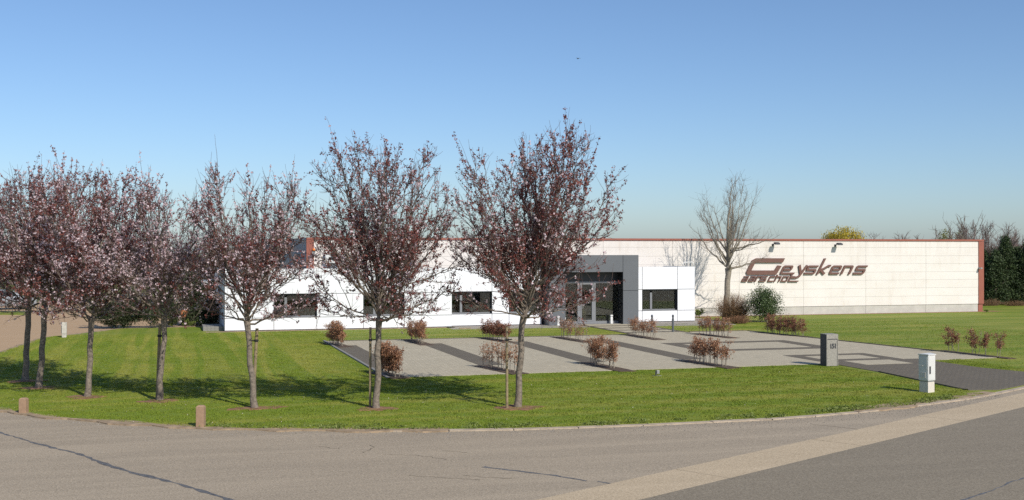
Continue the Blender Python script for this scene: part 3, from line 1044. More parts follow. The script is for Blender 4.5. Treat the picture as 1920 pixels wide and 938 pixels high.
boxpart('door_frame', de, dx[3] - 0.08, dx[3] - 0.005, YG - 0.01, YG + 0.08, 0.205, zt - 0.005, M['frame'], dl)
boxpart('door_frame', de, dx[2] + 0.081, dx[3] - 0.081, YG - 0.01, YG + 0.08, zt - 0.08, zt - 0.005, M['frame'], dl)
boxpart('door_frame', de, dx[2] + 0.081, dx[3] - 0.081, YG - 0.01, YG + 0.08, 0.205, 0.28, M['frame'], dl)
MB().tube([(0.13, -0.05, 0.95), (0.13, -0.05, 1.5)], 0.018, 8).build('handle', M['grey_metal'], de)
boxpart('door_step', office, OX0, OX1, YP + 0.2, YG - 0.002, 0.041, 0.055, M['block'], OL)
# side sticker
boxpart('door_sticker', office, OX0 + 0.05, OX0 + 0.3, YG + 0.043, YG + 0.048, 0.32, 0.45, M['white_panel'], OL)

X, Y = wx(1093.5, 66.9), 66.9
t = empty('ochre_figure', (X, Y, 0.05), 'small ochre figure standing behind glass of entrance door', 'ornament')
for s_ in (-0.08, 0.08):
    MB().tube([(s_, 0, 0), (s_ * 1.1, 0, 0.25), (s_, 0, 0.4)], [0.05, 0.04, 0.06], 8).build('leg', M['ochre'], t, smooth=True)
MB().lathe([(0.02, 0.33), (0.14, 0.4), (0.2, 0.55), (0.18, 0.72), (0.08, 0.84), (0.05, 0.9)], 0, 0, 14).build('body', M['ochre'], t, smooth=True)
MB().lathe([(0.02, 0.88), (0.08, 0.94), (0.07, 1.02), (0.02, 1.07)], 0, 0, 12).build('head', M['ochre'], t, smooth=True)

# white gooseneck bracket lamp on the right end of the office roof
t = empty('roof_bracket_lamp', (segR[3] - 0.06, YR + 0.4, ZT - 0.1), 'white bent-pipe lamp bracket on right end of office roof', 'lamp')
MB().tube([(-0.55, 0, 0), (-0.55, 0, 0.25), (-0.47, 0, 0.36), (0.05, 0, 0.38), (0.14, 0, 0.32), (0.16, 0, 0.05)], 0.03, 8).build('pipe', M['lamp_white'], t, smooth=True)
MB().lathe([(0.03, -0.14), (0.07, -0.12), (0.06, 0.0), (0.02, 0.05)], 0.16, 0, 10).build('lamp_head', M['dark_metal'], t, smooth=True)

# ------------------------------------------------------------------ plants
rng = np.random.default_rng(7)


def leaf_quads(P, size, rs, asp=0.55, up=0.0):
    """one rhombic leaf at every point"""
    n = len(P)
    u = rs.normal(size=(n, 3))
    u[:, 2] += up
    u /= np.linalg.norm(u, axis=1)[:, None]
    w = rs.normal(size=(n, 3))
    v = np.cross(u, w)
    v /= np.linalg.norm(v, axis=1)[:, None] + 1e-9
    s = (size * rs.uniform(0.6, 1.35, n))[:, None]
    a = P - u * s * 0.5
    b = P + v * s * asp * 0.5
    c = P + u * s * 0.5
    e = P - v * s * asp * 0.5
    V = np.stack([a, b, c, e], axis=1).reshape(-1, 3)
    F = np.arange(n * 4).reshape(n, 4)
    return V, F


class Tubes:
    def __init__(self):
        self.V, self.F, self.n = [], [], 0

    def add(self, pts, r0, r1, sides):
        pts = np.asarray(pts)
        m = len(pts)
        t = np.gradient(pts, axis=0)
        t /= np.linalg.norm(t, axis=1)[:, None] + 1e-9
        ref = np.array((0.3, 0.9, 0.1)) if abs(t[0] @ np.array((0.3, 0.9, 0.1))) < 0.9 else np.array((1.0, 0, 0))
        u = np.cross(t, ref)
        u /= np.linalg.norm(u, axis=1)[:, None] + 1e-9
        w = np.cross(t, u)
        ang = np.arange(sides) * 2 * np.pi / sides
        r = (np.linspace(0, 1, m) * (r1 - r0) + r0) if not hasattr(r0, '__len__') else np.asarray(r0)
        ring = pts[:, None, :] + r[:, None, None] * (u[:, None, :] * np.cos(ang)[None, :, None] + w[:, None, :] * np.sin(ang)[None, :, None])
        self.V.append(ring.reshape(-1, 3))
        i = np.arange(m - 1)[:, None] * sides
        s_ = np.arange(sides)[None, :]
        s2 = (s_ + 1) % sides
        f = np.stack([i + s_, i + s2, i + sides + s2, i + sides + s_], axis=-1).reshape(-1, 4) + self.n
        self.F.append(f)
        self.n += m * sides

    def mesh(self, name):
        return mesh_np(name, np.concatenate(self.V), np.concatenate(self.F))


def curve(a, b, ctrl, n, wob, rs):
    t = np.linspace(0, 1, n)[:, None]
    p = (1 - t) ** 2 * a + 2 * t * (1 - t) * ctrl + t ** 2 * b
    if wob:
        o = rs.normal(size=(n, 3)) * wob
        o[0] = 0
        p = p + o
    return p


def grow(rs, height, fork, rad, base_r, lean=(0, 0), off=(0, 0), n_scaf=13, n_sec=9, n_ter=6, spread=1.0, whips=40, ter_len=(0.22, 0.62), low=2, leader=0.86, prof=(0.66, 0.93, 1.0, 0.98, 0.86, 0.56), tw=1.0):
    """trunk, limbs, twigs and points along the twigs for an upright vase-shaped crown"""
    trunk, limbs, twigs = Tubes(), Tubes(), Tubes()
    top = np.array((lean[0], lean[1], fork))
    n = 9
    tp = np.stack([np.linspace(0, 1, n) * lean[0], np.linspace(0, 1, n) * lean[1], np.linspace(-0.05, fork, n)], axis=1)
    tp[1:-1, :2] += rs.normal(size=(n - 2, 2)) * 0.018
    rr = base_r * np.interp(np.linspace(0, 1, n), [0, 0.06, 0.15, 0.85, 1], [1.35, 1.15, 1.02, 0.88, 1.12])
    trunk.add(tp, rr, None, 12)
    cr_top = height
    P = []

    def env(z):
        t = np.clip((z - fork) / (cr_top - fork), 0, 1)
        return rad * np.interp(t, [0, 0.12, 0.33, 0.55, 0.78, 1.0], prof)
    cen = lambda z: np.array((lean[0] + off[0] * min(1, (z - fork) / 2), lean[1] + off[1] * min(1, (z - fork) / 2)))
    scaf = []
    # leader
    lt = np.array((*(cen(cr_top)), fork + (cr_top - fork) * leader))
    lp = curve(top - np.array((0, 0, 0.2)), lt, (top + lt) / 2 + rs.normal(size=3) * 0.2, 10, 0.04, rs)
    limbs.add(lp, base_r * 0.6, 0.01, 7)
    scaf.append(lp)
    ga = rs.uniform(0, 6.28)
    for i in range(n_scaf):
        az = ga + i * 2.39996 + rs.normal() * 0.25
        frac = (i + 0.5) / n_scaf
        z0 = fork - 0.12 + 1.1 * frac ** 1.3 * (cr_top - fork) / 5
        start = np.array((*(top[:2] + (cen(z0) - top[:2]) * 0.1), min(z0, fork + 1.3)))
        k0 = np.argmin(np.abs(lp[:, 2] - start[2]))
        if start[2] > fork:
            start[:2] = lp[k0, :2]
        if i < low:
            zt_ = fork + rs.uniform(0.1, 1.3) * (cr_top - fork) / 5
        else:
            zt_ = fork + (cr_top - fork) * (0.28 + 0.72 * ((i - low + rs.random()) / max(1, n_scaf - low) * 7.3 % 1.0))
        r_ = env(zt_) * (rs.uniform(0.86, 1.0) if i < low or rs.random() < 0.72 else rs.uniform(0.2, 0.8)) * spread
        tgt = np.array((*(cen(zt_) + r_ * np.array((math.cos(az), math.sin(az)))), zt_))
        dd = tgt - start
        ctrl = start + np.array((dd[0] * 0.6, dd[1] * 0.6, dd[2] * rs.uniform(0.3, 0.48)))
        p = curve(start, tgt, ctrl, 10, 0.035, rs)
        limbs.add(p, base_r * rs.uniform(0.2, 0.4), 0.006 * tw, 6)
        scaf.append(p)
    secs = []
    for si, p in enumerate(scaf):
        ln = np.linalg.norm(np.diff(p, axis=0), axis=1).sum()
        ns = max(4, int(n_sec * ln / 3.3))
        for j in range(ns):
            f = 0.2 + 0.8 * (j + rs.uniform(0, 1)) / ns
            idx = f * (len(p) - 1)
            i0 = min(int(idx), len(p) - 2)
            s0 = p[i0] + (p[i0 + 1] - p[i0]) * (idx - i0)
            tan = p[i0 + 1] - p[i0]
            tan /= np.linalg.norm(tan)
            dirv = tan * 0.8 + rs.normal(size=3) * 0.5 + np.array((0, 0, 0.4))
            c = cen(s0[2])
            dirv[:2] += (s0[:2] - c) / (rad + 0.1) * 0.75
            dirv /= np.linalg.norm(dirv)
            L = rs.uniform(0.4, 1.25) * (1.15 - 0.5 * f) * rad / 2.2
            e = s0 + dirv * L
            rmax = env(e[2]) * 1.12
            dxy = e[:2] - c
            dn = np.linalg.norm(dxy)
            if dn > rmax:
                e[:2] = c + dxy * rmax / dn
            if e[2] > cr_top:
                e[2] = cr_top - rs.uniform(0, 0.4)
            ct = (s0 + e) / 2 + rs.normal(size=3) * 0.08 + np.array((0, 0, -0.08))
            q = curve(s0, e, ct, 6, 0.015, rs)
            twigs.add(q, 0.0115 * tw, 0.004 * tw, 4)
            secs.append(q)
            P.append(q[2:])
    ters = []
    for q in secs:
        for j in range(n_ter):
            f = 0.2 + 0.8 * (j + rs.uniform(0, 1)) / n_ter
            idx = f * (len(q) - 1)
            i0 = min(int(idx), len(q) - 2)
            s0 = q[i0] + (q[i0 + 1] - q[i0]) * (idx - i0)
            dirv = rs.normal(size=3) * 0.6 + np.array((0, 0, 0.55)) + (q[-1] - q[0]) / (np.linalg.norm(q[-1] - q[0]) + 1e-6) * 0.6
            dirv /= np.linalg.norm(dirv)
            e = s0 + dirv * rs.uniform(*ter_len)
            r3 = curve(s0, e, (s0 + e) / 2 + rs.normal(size=3) * 0.03 + np.array((0, 0, -0.03)), 4, 0.006, rs)
            twigs.add(r3, 0.007 * tw, 0.0032 * tw, 3)
            ters.append(r3)
    wh = []
    for j in range(whips):
        q = secs[rs.integers(len(secs))]
        if q[-1][2] < fork + 0.35 * (cr_top - fork):
            continue
        s0 = q[-2]
        dirv = np.array((0, 0, 1.0)) + rs.normal(size=3) * 0.16
        c = cen(s0[2])
        dirv[:2] += (s0[:2] - c) * 0.12
        e = s0 + dirv * rs.uniform(0.5, 1.15)
        r3 = curve(s0, e, (s0 + e) / 2 + rs.normal(size=3) * 0.04, 5, 0.006, rs)
        twigs.add(r3, 0.008, 0.003, 3)
        wh.append(r3)
    return trunk, limbs, twigs, secs, ters, wh


def along(lines, step, rs, jit=0.02, keep=1.0, lo=0.15):
    out = []
    for q in lines:
        if keep < 1 and rs.random() > keep:
            continue
        seg = np.linalg.norm(np.diff(q, axis=0), axis=1)
        L = seg.sum()
        n = max(1, int(L / step))
        f = np.sort(rs.uniform(lo, 1.0, n)) * (len(q) - 1)
        i0 = np.minimum(f.astype(int), len(q) - 2)
        p = q[i0] + (q[i0 + 1] - q[i0]) * (f - i0)[:, None]
        out.append(p + rs.normal(size=p.shape) * jit)
    return np.concatenate(out) if out else np.zeros((0, 3))


def plum(px, py, top_px, crown_px, lean_px, label, seed, leaf=1.0, bloom=0.35, n_scaf=22, fork_py=600, off_px=0, base_r=0.135, whips=90, low=5):
    X, Y = G(px, py)
    D = FPX * EYE / (py - HY)
    ppm = FPX / D
    hgt = (py - top_px) / ppm
    fork = (py - fork_py) / ppm
    rad = crown_px / 2 / ppm
    ln = lean_px / ppm
    of = off_px / ppm
    rs = np.random.default_rng(seed)
    t = empty('plum_tree', (X, Y, 0.03), label, 'tree', 'plum trees in a row on the lawn')
    trunk, limbs, twigs, secs, ters, wh = grow(rs, hgt * 0.97, fork, rad, base_r, (ln * CT, -ln * ST), (of * CT, -of * ST), n_scaf=n_scaf, n_sec=14, n_ter=6, whips=whips, low=low)
    link('trunk', trunk.mesh('trunk'), M['bark'], t, smooth=True)
    link('limbs', limbs.mesh('limbs'), M['bark'], t, smooth=True)
    link('twigs', twigs.mesh('twigs'), M['twig'], t)
    # leaves come in little tufts along the twigs, unevenly from limb to limb
    keyz = np.array([q[-1] for q in ters])
    dens = 0.5 + 0.5 * np.sin(keyz[:, 0] * 1.9 + seed) * np.cos(keyz[:, 1] * 1.7 - seed * 2) + 0.25 * np.sin(keyz[:, 2] * 2.3 + seed)
    pick = rs.random(len(ters)) < np.clip(0.3 + dens * 0.75, 0.14, 1.0) * leaf
    leafy = [q for q, k in zip(ters, pick) if k]
    tuft = along(leafy, 0.09, rs, 0.012)
    tuft2 = along(secs, 0.13, rs, 0.015, keep=0.75 * leaf, lo=0.3)
    tuft3 = along(wh, 0.07, rs, 0.008, keep=0.75 * leaf, lo=0.1)
    tf = np.concatenate([tuft, tuft2, tuft3])
    nb = 4
    pts = np.repeat(tf, nb, axis=0) + rs.normal(size=(len(tf) * nb, 3)) * 0.026
    V, F = leaf_quads(pts, 0.056, rs, 0.64)
    o = link('crown_leaves', mesh_np('crown_leaves', V, F), M['plum_leaf'], t)
    o['kind'] = 'stuff'
    # pink blossom
    bk = rs.random(len(ters)) < np.clip(bloom * (1.35 - dens * 0.8), 0.02, 1)
    bl = along([q for q, k in zip(ters, bk) if k], 0.1, rs, 0.012, lo=0.05)
    bl2 = along(secs, 0.3, rs, 0.015, keep=bloom, lo=0.2)
    bl3 = along(wh, 0.1, rs, 0.008, keep=bloom, lo=0.1)
    bp_ = np.concatenate([bl, bl2, bl3])
    pts = np.repeat(bp_, 3, axis=0) + rs.normal(size=(len(bp_) * 3, 3)) * 0.018
    V, F = leaf_quads(pts, 0.052, rs, 0.9)
    o = link('blossom', mesh_np('blossom', V, F), M['blossom'], t)
    o['kind'] = 'stuff'
    # bare reddish soil round the foot
    rr = random.Random(seed)
    k = 26
    a0, b0 = rr.uniform(0.55, 0.85), rr.uniform(0.4, 0.6)
    ring = [((a0 * rr.uniform(0.55, 1.15)) * math.cos(2 * math.pi * i / k) + X, (b0 * rr.uniform(0.55, 1.15)) * math.sin(2 * math.pi * i / k) + Y - 0.1) for i in range(k)]
    q = MB().prism(ring, -0.01, 0.045).build('bare_soil', M['red_soil'])
    q['kind'] = 'structure'
    return t


plum(47, 716, 315, 260, 6, 'plum tree with dark trunk, leftmost of the row at photo edge', 11, 0.6, 0.34, 32, 575, 10, 0.1)
plum(72, 729, 312, 250, 14, 'plum tree with leaning dark trunk, second from the left edge', 12, 0.55, 0.36, 32, 582, 25, 0.095)
plum(163, 746, 318, 250, 9, 'plum tree with dense pink and dark red crown, third from the left edge', 13, 0.55, 0.6, 32, 598, 20, 0.088)
plum(299, 753, 358, 225, 9, 'nearly leafless plum tree with pale pink top, fourth from the left edge', 14, 0.13, 0.42, 30, 595, 0, 0.085)
plum(478, 767, 312, 255, -15, 'plum tree with loose see-through crown in front of leftmost office window', 15, 0.31, 0.34, 34, 602, 8, 0.088)
plum(705, 768, 259, 295, 6, 'tall plum tree with straight grey trunk in front of second office window', 16, 0.46, 0.22, 40, 598, 8, 0.09, low=6)
plum(970, 766, 243, 305, 13, 'densest and tallest plum tree with dark red crown before the entrance, rightmost of row', 17, 0.64, 0.18, 42, 592, 28, 0.092, low=7)

# stakes tied to the plum trees
for (px, py, tpx, tpy, sx_, lab) in ((694, 766, 694.5, 614, 1, 'thin weathered stake left of the tall plum with straight grey trunk'), (950.5, 768, 950.5, 613, 1, 'round wooden stake left of the rightmost plum tree'),
                                (474, 763, 482, 616, -1, 'leaning stake strapped behind plum trunk before leftmost office window'), (294.5, 750, 300, 608, 1, 'dark stake behind trunk of the nearly leafless plum tree')):
    X, Y = G(px, py)
    D = FPX * EYE / (py - HY)
    H_ = (py - tpy) * D / FPX
    t = empty('tree_stake', (X, Y, 0.0), lab, 'stake', 'stakes beside the plum trees')
    dx_ = (tpx - px) * D / FPX
    r_ = 0.04 if py > 760 and px > 600 else 0.05
    MB().tube([(0, 0, -0.02), (dx_ * CT, -dx_ * ST, H_)], [r_, r_ * 0.9], 10).build('post', M['stake'], t, smooth=False)
    zz = H_ * 0.83
    q = dx_ * 0.83
    MB().lathe([(r_ + 0.006, zz), (r_ + 0.012, zz + 0.01), (r_ + 0.012, zz + 0.06), (r_ + 0.006, zz + 0.07)], q * CT, -q * ST, 12).build('strap', M['rubber'], t)
    MB().tube([(q * CT, -q * ST, zz + 0.03), (q * CT + sx_ * 0.16, -q * ST + 0.05, zz + 0.035)], 0.018, 6).build('tie', M['rubber'], t)


# hedge clumps of beech that kept last year's leaves
def hedge(key, label, height, n_stem, lo=0.42, leaf_n=85, sparse=0.0, mat='beech_leaf', thick=0.2, clumps=None):
    a, b = hedge_px[key]
    A, B = np.array(G(*a)), np.array(G(*b))
    C = (A + B) / 2
    rs = np.random.default_rng(sum(ord(c) for c in key) * 7)
    t = empty('beech_hedge', (C[0], C[1], 0.058), label, 'hedge', 'clipped beech hedges round the car park')
    st = Tubes()
    LP = []
    for i in range(n_stem):
        f = (i + rs.uniform(0.2, 0.8)) / n_stem
        if clumps:
            f = clumps[i % len(clumps)] + rs.normal() * 0.05
        p0 = np.array((*(A + (B - A) * f - C + rs.normal(size=2) * thick * 0.4), 0.0))
        hh = height * rs.uniform(0.82, 1.05)
        p1 = p0 + np.array((rs.normal() * 0.07, rs.normal() * 0.07, hh))
        st.add(curve(p0, p1, (p0 + p1) / 2 + rs.normal(size=3) * 0.05, 5, 0.008, rs), 0.014, 0.004, 4)
        bare = rs.random() < sparse
        for j in range(9):
            z0 = hh * rs.uniform(lo * 0.6, 0.92)
            s0 = p0 + (p1 - p0) * z0 / hh
            e = s0 + np.array((rs.normal() * thick * 0.6, rs.normal() * thick * 0.6, rs.uniform(0.02, 0.2)))
            e[2] = min(e[2], height * 1.04)
            q = curve(s0, e, (s0 + e) / 2, 3, 0.01, rs)
            st.add(q, 0.006, 0.003, 3)
            k = int(leaf_n * rs.uniform(1.6, 4.2)) // 9 if not bare else 4
            ff = rs.uniform(0.2, 1.1, k)[:, None]
            LP.append(s0 + (e - s0) * ff + rs.normal(size=(k, 3)) * 0.055)
    link('stems', st.mesh('stems'), M['pale_bark'], t)['kind'] = 'stuff'
    P = np.concatenate(LP)
    P = P[P[:, 2] > lo * height * 0.5]
    V, F = leaf_quads(P, 0.05, rs, 0.66)
    link('dry_leaves', mesh_np('dry_leaves', V, F), M[mat], t)['kind'] = 'stuff'


hedge('b0', 'narrow beech hedge at far left rear corner of the car park', 1.03, 16, 0.3, 150)
hedge('f0', 'bushy beech hedge at front left corner of the car park', 1.1, 20, 0.25, 150)
hedge('b1', 'dense copper beech hedge in rear bed, second from the left', 0.98, 16, 0.4, 150)
hedge('f1', 'thin gappy beech hedge in front bed behind the rightmost plum trunk', 1.03, 15, 0.42, 62, 0.45)
hedge('b2', 'thick rust-brown beech hedge in rear bed left of the rightmost plum trunk', 0.95, 16, 0.4, 150, mat='beech_leaf_dark')
hedge('b3', 'sparse pale beech hedge in rear bed in front of the entrance', 0.95, 15, 0.5, 60, 0.4)
hedge('f2', 'two-clump beech hedge in the middle front bed', 1.05, 17, 0.42, 110, 0.12, clumps=(0.08, 0.16, 0.24, 0.6, 0.7, 0.8, 0.36))
hedge('b4', 'beech hedge in rear bed beside the two slim grey bollards', 0.95, 14, 0.45, 95, 0.15)
hedge('f3', 'long beech hedge in front bed below the turning area', 0.98, 20, 0.45, 95, 0.15)
hedge('b5', 'beech hedge on thin stems in rear bed before the brown shrub', 0.92, 16, 0.5, 95, 0.1)
hedge('r0', 'dark reddish beech hedge at the lawn edge below the green shrub', 0.98, 22, 0.3, 120, 0.0, 'beech_leaf_dark')
hedge('r1', 'sparse three-clump reddish hedge at far right of the paving', 1.0, 12, 0.5, 130, 0.15, 'beech_leaf_dark', 0.2, clumps=(0.1, 0.18, 0.5, 0.57, 0.9, 0.62))


def bush(name, label, cat, loc, size, n, leaf, mat, seed, group=None, lumps=14, stems=8, sq=1.0, fill=0.55, stem_mat='pale_bark', asp=0.5, parent=None, z0=0.12, up=0.0, partname='foliage'):
    """lumpy cloud of leaves on a few stems; size = half widths and height"""
    rs = np.random.default_rng(seed)
    t = parent or empty(name, loc, label, cat, group)
    sx_, sy_, hz = size
    # lumps spread inside an ellipsoid
    d = rs.normal(size=(lumps, 3))
    d /= np.linalg.norm(d, axis=1)[:, None]
    r_ = rs.uniform(0.35, 0.82, lumps)[:, None]
    c = d * r_ * np.array((sx_, sy_, hz * (1 - z0) / 2)) + np.array((0, 0, hz * (1 + z0) / 2))
    lr = rs.uniform(0.22, 0.42, lumps) * min(sx_, hz * 0.6)
    k = rs.choice(lumps, n, p=lr ** 2 / (lr ** 2).sum())
    dd = rs.normal(size=(n, 3))
    dd /= np.linalg.norm(dd, axis=1)[:, None]
    rad = np.abs(rs.normal(1.0, 0.2, n)) * (rs.random(n) ** (1 - fill))
    P = c[k] + dd * (lr[k] * rad)[:, None]
    P = P[P[:, 2] > 0.03]
    V, F = leaf_quads(P, leaf, rs, asp, up)
    link(partname, mesh_np(partname, V, F), M[mat], t)['kind'] = 'stuff'
    st = Tubes()
    for i in range(stems):
        e = c[i % lumps]
        s0 = np.array((rs.normal() * sx_ * 0.12, rs.normal() * sy_ * 0.12, -0.03))
        st.add(curve(s0, e, (s0 + e) / 2 + np.array((0, 0, -0.1 * hz)), 5, 0.02, rs), 0.03 * hz / 2, 0.008, 5)
    link('stems', st.mesh('stems'), M[stem_mat], t)['kind'] = 'stuff'
    return t


def twig_bush(name, label, cat, loc, size, n, mat, seed, group=None, rad=0.007, up=0.8, leaf_mat=None, leaf_n=0):
    """fountain of fine bare twigs"""
    rs = np.random.default_rng(seed)
    t = empty(name, loc, label, cat, group)
    st = Tubes()
    E_ = []
    sx_, sy_, hz = size
    for i in range(n):
        a = rs.uniform(0, 6.283)
        q = math.sqrt(rs.random())
        s0 = np.array((math.cos(a) * q * sx_ * 0.35, math.sin(a) * q * sy_ * 0.35, -0.03))
        e = np.array((math.cos(a) * q * sx_, math.sin(a) * q * sy_, hz * rs.uniform(0.55, 1.0) * (1 - 0.45 * q ** 3)))
        e += rs.normal(size=3) * 0.06 * hz
        p = curve(s0, e, (s0 + e) / 2 + np.array((0, 0, 0.12 * hz)), 5, 0.012 * hz, rs)
        st.add(p, rad, rad * 0.4, 3)
        for j in range(4):
            b0 = p[rs.integers(1, 4)]
            e2 = b0 + (rs.normal(size=3) * 0.16 + np.array((0, 0, 0.16))) * hz * 0.6
            e2[2] = max(e2[2], 0.05)
            st.add(np.stack([b0, (b0 + e2) / 2 + rs.normal(size=3) * 0.015, e2]), rad * 0.6, rad * 0.3, 3)
            E_.append(e2)
    link('twigs', st.mesh('twigs'), M[mat], t)['kind'] = 'stuff'
    if leaf_mat:
        Ea = np.array(E_)
        P = Ea[rs.integers(0, len(Ea), leaf_n)] + rs.normal(size=(leaf_n, 3)) * 0.08 * hz
        P = P[P[:, 2] > 0.03]
        V, F = leaf_quads(P, 0.05, rs, 0.4)
        link('buds', mesh_np('buds', V, F), M[leaf_mat], t)['kind'] = 'stuff'
    return t


M['brown_stem'] = simple('brown_stem', (0.2, 0.12, 0.065), 0.9, var=0.35, scale=5)
M['grey_stem'] = simple('grey_stem', (0.22, 0.19, 0.16), 0.9, var=0.25, scale=5)
M['mauve_stem'] = simple('mauve_stem', (0.18, 0.13, 0.115), 0.9, var=0.25, scale=5)

# group in front of the hall: bare tree, brown shrub, evergreen, low brown mound
X, Y = GD(1361, 75.0)
rs = np.random.default_rng(41)
t = empty('bare_tree', (X, Y, 0.03), 'leafless tree with pale trunk in front of the cream hall wall', 'tree')
trunk, limbs, twigs, secs, ters, wh = grow(rs, 9.3, 3.3, 2.75, 0.2, (0.15, -0.05), (0.3, 0), n_scaf=22, n_sec=8, n_ter=5, whips=30, ter_len=(0.35, 0.9), low=4, leader=0.97, prof=(0.45, 0.8, 1.0, 0.92, 0.66, 0.22))
link('trunk', trunk.mesh('trunk'), M['pale_bark'], t, smooth=True)
link('limbs', limbs.mesh('limbs'), M['pale_bark'], t, smooth=True)
link('twigs', twigs.mesh('twigs'), M['grey_stem'], t)
X, Y = GD(1376, 73.0)
twig_bush('brown_shrub', 'round leafless brown shrub at the foot of the bare tree', 'shrub', (X, Y, 0.03), (1.4, 1.1, 1.85), 560, 'brown_stem', 42, leaf_mat='brown_twig_leaf', leaf_n=4200)
X, Y = GD(1432, 72.0)
bush('evergreen_shrub', 'glossy green evergreen shrub in front of the hall below the sign', 'shrub', (X, Y, 0.03), (1.25, 1.1, 2.25), 12000, 0.075, 'holly_leaf', 43, lumps=46, fill=0.52, z0=0.0, asp=0.6)
X, Y = GD(1386, 70.6)
twig_bush('low_brown_shrub', 'low rust-brown mound of dry shrub beside the evergreen shrub', 'shrub', (X, Y, 0.03), (0.95, 0.5, 0.55), 300, 'brown_stem', 44, rad=0.006, leaf_mat='beech_leaf', leaf_n=1800)
X, Y = GD(1311, 77)
bush('small_green_shrub', 'small yellow-green shrub at right corner of the office', 'shrub', (X, Y, 0.03), (0.45, 0.4, 0.7), 900, 0.08, 'shrub_leaf', 45, lumps=8, stems=4)
X, Y = GD(1848, 82.8)
bush('small_green_tuft', 'tiny green tuft of weeds at right corner of the hall', 'plant', (X, Y, 0.03), (0.3, 0.25, 0.3), 300, 0.07, 'weed_leaf', 46, lumps=6, stems=3)


# dark conifers right of the hall
def conifer(px, D, hgt, rad, label, seed, mat='conifer_leaf', group='conifers beyond the hall', n=11000):
    rs = np.random.default_rng(seed)
    X, Y = GD(px, D)
    t = empty('conifer', (X, Y, -0.05), label, 'tree', group)
    tr = Tubes()
    tr.add(np.array(((0, 0, -0.02), (0.02, 0, hgt * 0.5), (0, 0.02, hgt * 0.96))), 0.12, 0.02, 7)
    link('trunk', tr.mesh('trunk'), M['pale_bark'], t, smooth=True)
    # sprays: short upswept branchlets with needles
    m = 420
    z = hgt * (0.03 + 0.97 * rs.random(m) ** 0.85)
    az = rs.uniform(0, 6.283, m)
    rr = rad * np.interp(z / hgt, [0, 0.12, 0.5, 0.8, 1.0], [0.9, 1.0, 0.85, 0.5, 0.06]) * (0.72 + 0.4 * rs.random(m)) * (1 + 0.18 * np.sin(az * 3 + seed) * np.cos(z * 1.7 + seed))
    br = Tubes()
    P = []
    k = max(1, n // m)
    for i in range(m):
        s0 = np.array((0, 0, max(0.05, z[i] - 0.25 * rr[i])))
        e = np.array((math.cos(az[i]) * rr[i], math.sin(az[i]) * rr[i], z[i] + 0.1 * rr[i]))
        if i % 3 == 0:
            br.add(np.stack([s0, (s0 + e) / 2 - np.array((0, 0, 0.05)), e]), 0.02, 0.006, 3)
        f = rs.uniform(0.45, 1.08, k)[:, None]
        P.append(s0 + (e - s0) * f + rs.normal(size=(k, 3)) * np.array((0.13, 0.13, 0.16)))
    P = np.concatenate(P)
    P = P[P[:, 2] > 0.02]
    V, F = leaf_quads(P, 0.17, rs, 0.38, 0.5)
    link('crown', mesh_np('crown', V, F), M[mat], t)['kind'] = 'stuff'
    link('branches', br.mesh('branches'), M['pale_bark'], t)


conifer(1845, 96.5, 4.3, 1.0, 'dark conifer touching right corner of the hall, lowest of the group', 51)
conifer(1866, 95.0, 4.3, 1.15, 'short dark conifer between hall corner and the tallest conifer', 52)
conifer(1886, 95.5, 5.5, 1.2, 'tallest dark conifer right of the hall', 53)
conifer(1907, 96.5, 4.6, 1.1, 'dark conifer just right of the tallest conifer', 54)
conifer(1928, 95.0, 5.2, 1.3, 'dark conifer cut by right edge of the photo', 55)
conifer(1955, 96.0, 5.0, 1.3, 'dark conifer beyond right edge of the photo', 56)
for i, (px, D, h_, lab) in enumerate(((1853, 93.3, 0.7, 'low brown underwood beneath conifers by hall corner'), (1905, 93.2, 0.55, 'low brown underwood beneath conifers near the right edge'))):
    X, Y = GD(px, D)
    twig_bush('underwood_shrub', lab, 'shrub', (X, Y, -0.05), (1.5, 0.6, h_), 260, 'brown_stem', 60 + i, 'underwood below conifers', leaf_mat='brown_twig_leaf', leaf_n=1500)

# far trees showing over the hall roof
X, Y = GD(1575, 135)
bush('willow_tree', 'golden yellow willow crown rising behind the hall roof', 'tree', (X, Y, -0.05), (2.9, 2.2, 7.9), 13000, 0.22, 'willow_leaf', 71, lumps=24, fill=0.6, stems=10, asp=0.35, partname='crown', z0=0.3)
X, Y = GD(1786, 128)
bush('yellow_green_tree', 'pale yellow-green tree behind the bare crown over right part of hall roof', 'tree', (X, Y, -0.05), (1.9, 1.6, 7.0), 3800, 0.2, 'yellow_green_leaf', 72, lumps=16, fill=0.6, stems=8, asp=0.35, partname='crown', z0=0.35)


def far_bare(name, label, px, D, hgt, rad, seed, mat='grey_stem', fork=1.6, n_scaf=10, n_sec=7, n_ter=4, thick=1.0, group='bare trees in the background'):
    X, Y = GD(px, D)
    rs = np.random.default_rng(seed)
    t = empty(name, (X, Y, -0.06), label, 'tree', group)
    trunk, limbs, twigs, *_ = grow(rs, hgt, fork, rad, 0.16 * thick, (0.1, 0), (0, 0), n_scaf=n_scaf, n_sec=n_sec, n_ter=n_ter, whips=6, ter_len=(0.3, 0.8), tw=2.3)
    link('trunk', trunk.mesh('trunk'), M[mat], t, smooth=True)
    link('limbs', limbs.mesh('limbs'), M[mat], t, smooth=True)
    link('twigs', twigs.mesh('twigs'), M[mat], t)


